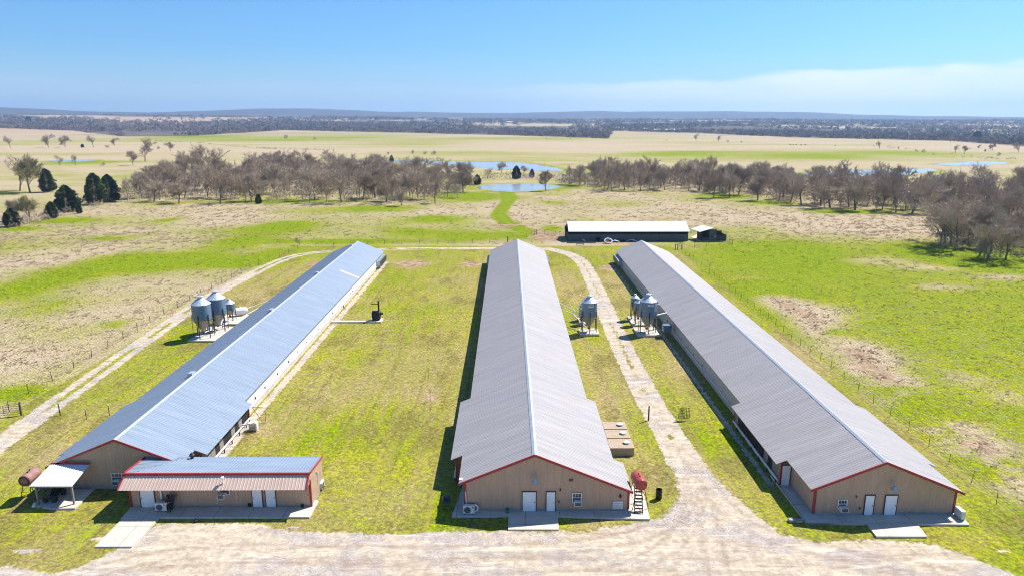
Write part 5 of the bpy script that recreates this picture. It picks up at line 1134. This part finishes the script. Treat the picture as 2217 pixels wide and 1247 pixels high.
for px, py, hp, label in ((893, 334, 11, 'bare shrub left of three beyond the long pond'), (920, 335, 8, 'bare shrub middle of three beyond long pond'), (938, 335, 10, 'bare shrub right of three beyond long pond'), (840, 335, 7, 'small bare shrub on far green slope'), (620, 302, 10, 'bare shrub high on far green slope'), (681, 303, 7, 'tiny bare shrub on far green slope'), (1575, 309, 6, 'low bare shrub right of round far tree'), (1605, 310, 5, 'tiny bare shrub in far tan field'), (1999, 331, 8, 'bare shrub in far right field'), (1985, 329, 6, 'small bare shrub left of another in far right field'), (2162, 338, 9, 'bare shrub above the far right pond'), (232, 322, 8, 'low bare shrub in far left field'), (344, 325, 8, 'bare shrub left of the far green slope'), (1945, 323, 6, 'small bare shrub right of spreading far tree'), (222, 359, 8, 'bare shrub right of the small left pond'), (2132, 330, 7, 'bare shrub between far right trees')):
    q = G(px, py); plant('bare_shrub', SHR[int(px) % 4], q[0], q[1], hp * math.hypot(q[1], CAM_H) / F_PX, label, 'shrub', 'scattered shrubs', 1.2)
# saplings on the lawn
for px, py, w in ((927, 821, 'thin staked sapling on lawn, farther of two'), (931, 868, 'thin staked sapling in bare patch on lawn, nearer of two')):
    q = G(px, py); r = empty('sapling', (q[0], q[1], 0), w, 'sapling', 'lawn saplings'); MB().path([(0, 0, -.1), (.04, .02, .9), (.02, 0, 1.7)], .028, 5).build('stem', M['post'], r)
    m = MB()
    for i in range(9): a = i * 2.4; z = .6 + .12 * i; m.tube((.03, 0, z), (.03 + .35 * math.cos(a), .35 * math.sin(a), z + .35), .012, .005, 3)
    m.build('twigs', M['post'], r)
# understory of the belts, and woods too far to count
def clumps(pos, hs, ws, seed, ntri=26, tw=.5, z=None):
    """many small twig clumps as one triangle soup"""
    rd_ = np.random.default_rng(seed); n = len(pos); a = rd_.random((n, ntri)) * 6.283; u = rd_.random((n, ntri)); rad = np.sqrt(rd_.random((n, ntri)))
    dome = np.sqrt(np.clip(1 - (rad * .95) ** 2, 0, 1)); cx_ = pos[:, None, 0] + np.cos(a) * rad * ws[:, None] * .5; cy_ = pos[:, None, 1] + np.sin(a) * rad * ws[:, None] * .5
    cz_ = pos[:, None, 2] + hs[:, None] * (.12 + .88 * dome * (.25 + .75 * u)); c = np.stack([cx_, cy_, cz_], -1)
    s = (ws * tw)[:, None, None] * .34; d1 = rd_.normal(0, 1, (n, ntri, 3)); d2 = rd_.normal(0, 1, (n, ntri, 3)); d1[..., 2] = np.abs(d1[..., 2]) + .4
    V = np.stack([c + d1 * s * .7, c - d1 * s * .35 + d2 * s * .30, c - d1 * s * .35 - d2 * s * .30], 2).reshape(-1, 3); return V, np.arange(len(V)).reshape(-1, 3)
def understory(name, label, poly, n, seed, hr):
    p = np.array(inside(poly, n, 1.6, seed)); z = terrain_z(p[:, 0], p[:, 1]); pos = np.column_stack([p, z]); r_ = np.random.default_rng(seed); hs = r_.uniform(*hr, len(p)); V, F_ = clumps(pos, hs, hs * .8, seed, 90, .20)
    # thin stems
    o = bpy.data.objects.new(name, np_mesh(name, V, F_, M['twig'], 3)); COL.objects.link(o); tag(o, label, 'undergrowth', kind='stuff')
understory('undergrowth', 'bare saplings and brush under the left tree belt', BELT_L, 800, 21, (3.0, 9.0)); understory('undergrowth', 'bare saplings and brush under the right tree belt', BELT_R, 1000, 22, (3.0, 9.0)); understory('undergrowth', 'brush under the clump at right edge', CLUMP, 110, 23, (2.5, 6.0))
def fill_trees(name, label, poly, n, seed, hr):
    '''smaller trees between the counted ones: a thicket nobody could count'''
    pr = []
    for i in range(3):
        tr, V, Fc = grow(300 + i, 10.0, spread=(.35, .5, .42)[i], levels=3, forks=4, twigs=12, low=.22, tw=.06); tv = np.array([tuple(v) for v in tr.v]); tf_ = np.array([t for f in tr.f for t in ((f[0], f[1], f[2]), (f[0], f[2], f[3]))]); pr.append((np.concatenate([tv, V]), np.concatenate([tf_, Fc + len(tv)])))
    p = inside(poly, n, 3.0, seed); r_ = np.random.default_rng(seed); VV = []; FF = []; k = 0
    for i, (x, y) in enumerate(p):
        V, F_ = pr[i % 3]; s = r_.uniform(*hr) / 10.0; w = s * r_.uniform(.8, 1.3); a = r_.random() * 6.28; c_, s_ = math.cos(a), math.sin(a)
        VV.append(np.column_stack([x + w * (V[:, 0] * c_ - V[:, 1] * s_), y + w * (V[:, 0] * s_ + V[:, 1] * c_), V[:, 2] * s])); FF.append(F_ + k); k += len(V)
    z = terrain_z(np.array([q[0] for q in p]), np.array([q[1] for q in p]))
    for i in range(len(p)): VV[i][:, 2] += z[i]
    o = bpy.data.objects.new(name, np_mesh(name, np.concatenate(VV), np.concatenate(FF), M['twig'], 3)); COL.objects.link(o); tag(o, label, 'thicket', kind='stuff')
fill_trees('thicket', 'dense bare young trees filling the left belt', BELT_L, 150, 41, (6, 12)); fill_trees('thicket', 'dense bare young trees filling the right belt', BELT_R, 205, 42, (6, 13)); fill_trees('thicket', 'young bare trees filling the right-edge clump', CLUMP, 24, 43, (5, 9))
def wood_material():
    m = bpy.data.materials.new('far_bare_wood'); m.use_nodes = True; t = m.node_tree; b = t.nodes['Principled BSDF']; at = N(t, 'ShaderNodeAttribute', attribute_name='tone')
    ra = N(t, 'ShaderNodeValToRGB'); e = ra.color_ramp.elements; e[0].position = 0; e[0].color = (.030, .042, .026, 1); e[1].position = 1; e[1].color = (.30, .235, .20, 1)
    for p_, c_ in ((.10, (.035, .045, .03, 1)), (.13, (.16, .12, .105, 1)), (.93, (.27, .205, .175, 1)), (.95, (.28, .25, .13, 1))):
        k = e.new(p_); k.color = c_
    t.links.new(at.outputs['Fac'], ra.inputs[0]); t.links.new(ra.outputs[0], b.inputs['Base Color']); b.inputs['Roughness'].default_value = .95; b.inputs['Specular IOR Level'].default_value = .1; return m
M['farwood'] = wood_material()
def far_woods():
    r_ = np.random.default_rng(77); n = 24000; px = r_.uniform(-420, 2640, n)
    Yl = wood_edge(px); Y = Yl * np.exp(r_.random(n) ** 1.5 * np.log(5200 / Yl)); X = (px - CX) / F_PX * Y
    dens = fbm(X / 420, Y / 420, 91, 3); near = (Y < Yl * 1.75)
    left_field = (px < 700) & (Y > Yl * 1.85) & (Y < Yl * 2.7)
    keep = (near & (r_.random(n) < .9) & (dens > .38)) | (~near & (dens > .43)) ; keep &= ~(left_field & (r_.random(n) < .93))
    X, Y = X[keep], Y[keep]; sc = np.clip(Y / 1900, .8, 2.2)
    hs = r_.uniform(6, 13, len(X)) * np.clip(sc, .8, 1.25); ws = r_.uniform(8, 15, len(X)) * sc; pos = np.column_stack([X, Y, terrain_z(X, Y) - .5])
    V, F_ = clumps(pos, hs, ws, 5, 20, .48); me = np_mesh('distant_woodland', V, F_, M['farwood'], 3); tone = np.repeat(r_.random(len(X)), 60); at = me.attributes.new('tone', 'FLOAT', 'POINT'); at.data.foreach_set('value', tone.astype(np.float32))
    o = bpy.data.objects.new('distant_woodland', me); COL.objects.link(o); tag(o, 'bare purple-brown woods stretching to the horizon', 'woods', kind='stuff')
far_woods()
# hedge lines and scrub in the middle distance
def scrub(label, pts, n, hr, seed, jit=3.0):
    r_ = np.random.default_rng(seed); p = np.array(GP(pts)); k = r_.random(n) * (len(p) - 1); i = k.astype(int); f = (k - i)[:, None]; xy = p[i] * (1 - f) + p[i + 1] * f + r_.normal(0, jit, (n, 2)); hs = r_.uniform(*hr, n); V, F_ = clumps(np.column_stack([xy, terrain_z(xy[:, 0], xy[:, 1])]), hs, hs * 1.3, seed, 40, .25)
    o = bpy.data.objects.new('scrub_line', np_mesh('scrub_line', V, F_, M['twig'], 3)); COL.objects.link(o); tag(o, label, 'scrub', kind='stuff')
scrub('dark scrub along the ditch on the far green slope', [(330, 306), (420, 310), (500, 318), (560, 322), (640, 326), (720, 326)], 160, (1.0, 3.0), 31); scrub('low scrub along the far shore of the long pond', [(800, 342), (900, 347), (1010, 348), (1130, 351), (1200, 362)], 60, (.6, 1.8), 32, 1.5)
scrub('scrub between the near pond and the right belt', [(1210, 395), (1240, 400), (1300, 400), (1230, 385)], 50, (2, 5), 33, 6); scrub('scrub and saplings between near and long pond', [(1030, 388), (1100, 386), (1180, 388), (1230, 385)], 60, (1.5, 4.5), 34, 5); scrub('scrub by the far right ponds', [(1900, 318), (2000, 330), (2120, 345), (2200, 345)], 50, (1, 3.0), 35, 8)
scrub('brush under the cedars at lower left', [(10, 492), (60, 484), (110, 470), (160, 458), (250, 440)], 70, (1.2, 3.5), 36, 3)
# ------------------------------------------------------------------ far farm buildings and cattle
def far_building(label, px0, px1, py, hp, dep=12):
    a, b = G(px0, py), G(px1, py); Y = a[1]; h = hp * Y / F_PX; w = b[0] - a[0]; z0 = tz((a[0] + b[0]) / 2, Y)
    r = empty('farm_building', (a[0], Y, z0 - .3), label, 'building', 'far farm buildings'); MB().box((0, 0, 0), (w, dep, h * .55 + .3)).build('wall', M['curtain'], r)
    MB().add([(-.5, -1, h * .5 + .3), (w + .5, -1, h * .5 + .3), (w + .5, dep / 2, h + .3), (-.5, dep / 2, h + .3), (w + .5, dep + 1, h * .5 + .3), (-.5, dep + 1, h * .5 + .3)], [(0, 1, 2, 3), (3, 2, 4, 5)]).build('roof', M['roof_white'], r)
far_building('long white farm building at far edge of tan field', 1417, 1470, 287, 5); far_building('white farm building left of the long far one', 1350, 1366, 284, 4); far_building('small white house right of another in far fields', 1394, 1402, 285, 4); far_building('small white house left in far fields', 1330, 1342, 284, 4); far_building('white shed among far woods in the middle', 1097, 1110, 276, 3.5)
M['cow'] = material('black_hide', (.015, .013, .012), .8)
def cow_mesh():
    m = MB(); m.lathe([(.18, -1.05), (.36, -.9), (.42, -.4), (.44, .2), (.38, .7), (.22, .95)], (0, 0, 1.0), 10, 'y'); m.tube((0, -.95, 1.15), (0, -1.45, 1.25), .20, .14, 8); m.tube((0, -1.35, 1.3), (0, -1.85, 1.05), .16, .10, 8)
    for x in (-.22, .22):
        for y in (-.7, .7): m.tube((x, y, .85), (x * .95, y + .05, .42), .11, .07, 6); m.tube((x * .95, y + .05, .42), (x * .95, y, 0), .06, .05, 6)
    m.tube((0, .95, 1.2), (0, 1.08, .5), .03, .04, 5); return m
proto_cow = None
for i, (px, py) in enumerate([(1183, 302), (1190, 302.5), (1195, 302), (1202, 302.5), (1235, 301.5), (1252, 301.5), (1711, 315), (1718, 315.5), (1724, 315), (1734, 316), (1743, 315.5), (1808, 317), (1444, 305)]):
    q = G(px, py); o = cow_mesh().build('cow', M['cow'], None, (q[0], q[1], tz(q[0], q[1]))) if proto_cow is None else proto_cow.copy()
    if proto_cow is None: proto_cow = o
    else: COL.objects.link(o); o.location = (q[0], q[1], tz(q[0], q[1]))
    o.rotation_euler = (0, 0, random.uniform(0, 6.28)); tag(o, 'black cow grazing in the left herd on far tan field' if px < 1300 else ('black cow of the right herd on far tan field' if px > 1600 else 'black cow alone in the middle of far tan field'), 'cow', 'grazing cattle')
# ------------------------------------------------------------------ grass that stands up
def tuft_material(name):
    m = bpy.data.materials.new(name); m.use_nodes = True; t = m.node_tree; b = t.nodes['Principled BSDF']; at = N(t, 'ShaderNodeAttribute', attribute_name='tone'); ge = N(t, 'ShaderNodeNewGeometry')
    ra = N(t, 'ShaderNodeValToRGB'); e = ra.color_ramp.elements; e[0].position = 0; e[0].color = (.38, .29, .18, 1); e[1].position = 1; e[1].color = (.17, .28, .012, 1)
    for p_, c_ in ((.30, (.50, .41, .28, 1)), (.48, (.36, .30, .12, 1)), (.62, (.27, .30, .03, 1))):
        k = e.new(p_); k.color = c_
    t.links.new(math_node(t, 'ADD', at.outputs['Fac'], math_node(t, 'MULTIPLY', math_node(t, 'SUBTRACT', ge.outputs['Random Per Island'], .5), .22)), ra.inputs[0]); t.links.new(ra.outputs[0], b.inputs['Base Color']); b.inputs['Roughness'].default_value = .95; b.inputs['Specular IOR Level'].default_value = .1
    tl = N(t, 'ShaderNodeBsdfTranslucent'); t.links.new(ra.outputs[0], tl.inputs[0]); mx = N(t, 'ShaderNodeMixShader'); mx.inputs[0].default_value = .55; t.links.new(b.outputs[0], mx.inputs[1]); t.links.new(tl.outputs[0], mx.inputs[2]); t.links.new(mx.outputs[0], t.nodes['Material Output'].inputs[0]); return m
M['tuft'] = tuft_material('grass_tufts')
def tufts(name, label, X, Y, size, tone, seed, blades=5):
    r_ = np.random.default_rng(seed); n = len(X); Z = terrain_z(X, Y) - .02; a = r_.random((n, blades)) * 6.283; lean = r_.uniform(.3, 1.0, (n, blades)); s = size[:, None] * r_.uniform(.6, 1.2, (n, blades))
    c = np.stack([X, Y, Z], 1)[:, None, :] + np.stack([np.cos(a) * s * .35, np.sin(a) * s * .35, np.zeros_like(a)], -1)
    tip = c + np.stack([np.cos(a) * s * (.6 + lean) * .8, np.sin(a) * s * (.6 + lean) * .8, s * .42], -1); w = np.stack([-np.sin(a), np.cos(a), np.zeros_like(a)], -1) * (s * .30)[..., None]
    V = np.stack([c + w, c - w, tip], 2).reshape(-1, 3); me = np_mesh(name, V, np.arange(len(V)).reshape(-1, 3), M['tuft'], 3); at = me.attributes.new('tone', 'FLOAT', 'POINT'); at.data.foreach_set('value', np.repeat(tone, blades * 3).astype(np.float32))
    o = bpy.data.objects.new(name, me); COL.objects.link(o); tag(o, label, 'grass', kind='stuff')
def scatter(n, seed, x0, x1, y0, y1, cond, wgt):
    r_ = np.random.default_rng(seed); u = r_.random(n); Y = 1 / (1 / y0 + (1 / y1 - 1 / y0) * u); X = r_.uniform(x0, x1, n) if not callable(x0) else None
    mk = masks(X, Y); k = cond(X, Y, mk) & (r_.random(n) < wgt(X, Y, mk)); return X[k], Y[k], {a: b[k] for a, b in mk.items()}, r_
free = lambda X, Y, k: (k['gravel'] < .30)
def pasture(name, label, x0, x1, y0, y1, n, seed, cond, smin, smax):
    X, Y, k, r_ = scatter(n, seed, x0, x1, y0, y1, lambda X, Y, k: free(X, Y, k) & cond(X, Y), lambda X, Y, k: .35 + .65 * (fbm(X / 3.0, Y / 3.0, 55, 3) > .48))
    dry = 1 - np.clip(k['green'], 0, 1); tone = np.clip(k['green'] * .75 + r_.normal(0, .12, len(X)), 0.02, .98); tufts(name, label, X, Y, r_.uniform(smin, smax, len(X)) * (.75 + .6 * dry) * np.clip(np.hypot(X, Y) / 110, .8, 2.2), tone, seed)
pasture('pasture_grass', 'rough tufted grass of the right pasture', 45.8, 150, 46, 215, 22000, 61, lambda X, Y: X < 1.0 * Y + 20, .14, .42)
pasture('pasture_grass', 'rough dry grass of the left pasture', -190, -61, 74, 215, 16000, 62, lambda X, Y: (X > -.95 * Y - 15) & (X < -61 + 4 * (Y > 181)), .14, .40)
pasture('pasture_grass', 'rough grass of the pasture behind the long barns', -200, 170, 193, 345, 15000, 63, lambda X, Y: ~((X > 10) & (X < 66) & (Y < 212)), .15, .38)
X, Y, k, r_ = scatter(60000, 64, -58, 44.5, 46, 190, lambda X, Y, k: free(X, Y, k) & ~((np.abs(X - 2.6) < 9.4) & (Y > 53)) & ~((np.abs(X - 33) < 8.2) & (Y > 51)) & ~((np.abs(X + 36.7) < 8) & (Y > 56)) & ~((X < -17) & (X > -35) & (Y > 50) & (Y < 61)), lambda X, Y, k: .25 + .75 * (fbm(X / 1.6, Y / 1.6, 57, 3) > .5))
tufts('lawn_grass', 'short clumps of lawn grass between the long barns', X, Y, r_.uniform(.06, .17, len(X)) * np.clip(np.hypot(X, Y) / 80, .8, 1.6), np.clip(.40 + .34 * k['green'] + r_.normal(0, .10, len(X)), .25, .95), 64, 4)
# ------------------------------------------------------------------ air
hz = MB().box((-14500, -300, -6), (14500, 10800, 270)).build('haze', None); hz.data.materials.clear()
hm = bpy.data.materials.new('thin_blue_haze'); hm.use_nodes = True; ht = hm.node_tree; ht.nodes.clear(); pv = N(ht, 'ShaderNodeVolumePrincipled'); ho = N(ht, 'ShaderNodeOutputMaterial'); ht.links.new(pv.outputs[0], ho.inputs['Volume'])
pv.inputs['Color'].default_value = (.42, .66, 1.0, 1); pv.inputs['Density'].default_value = 0.000115; pv.inputs['Anisotropy'].default_value = .25
hz.data.materials.append(hm); hz['kind'] = 'stuff'; hz['label'] = 'thin blue haze over the far land'; hz['category'] = 'haze'
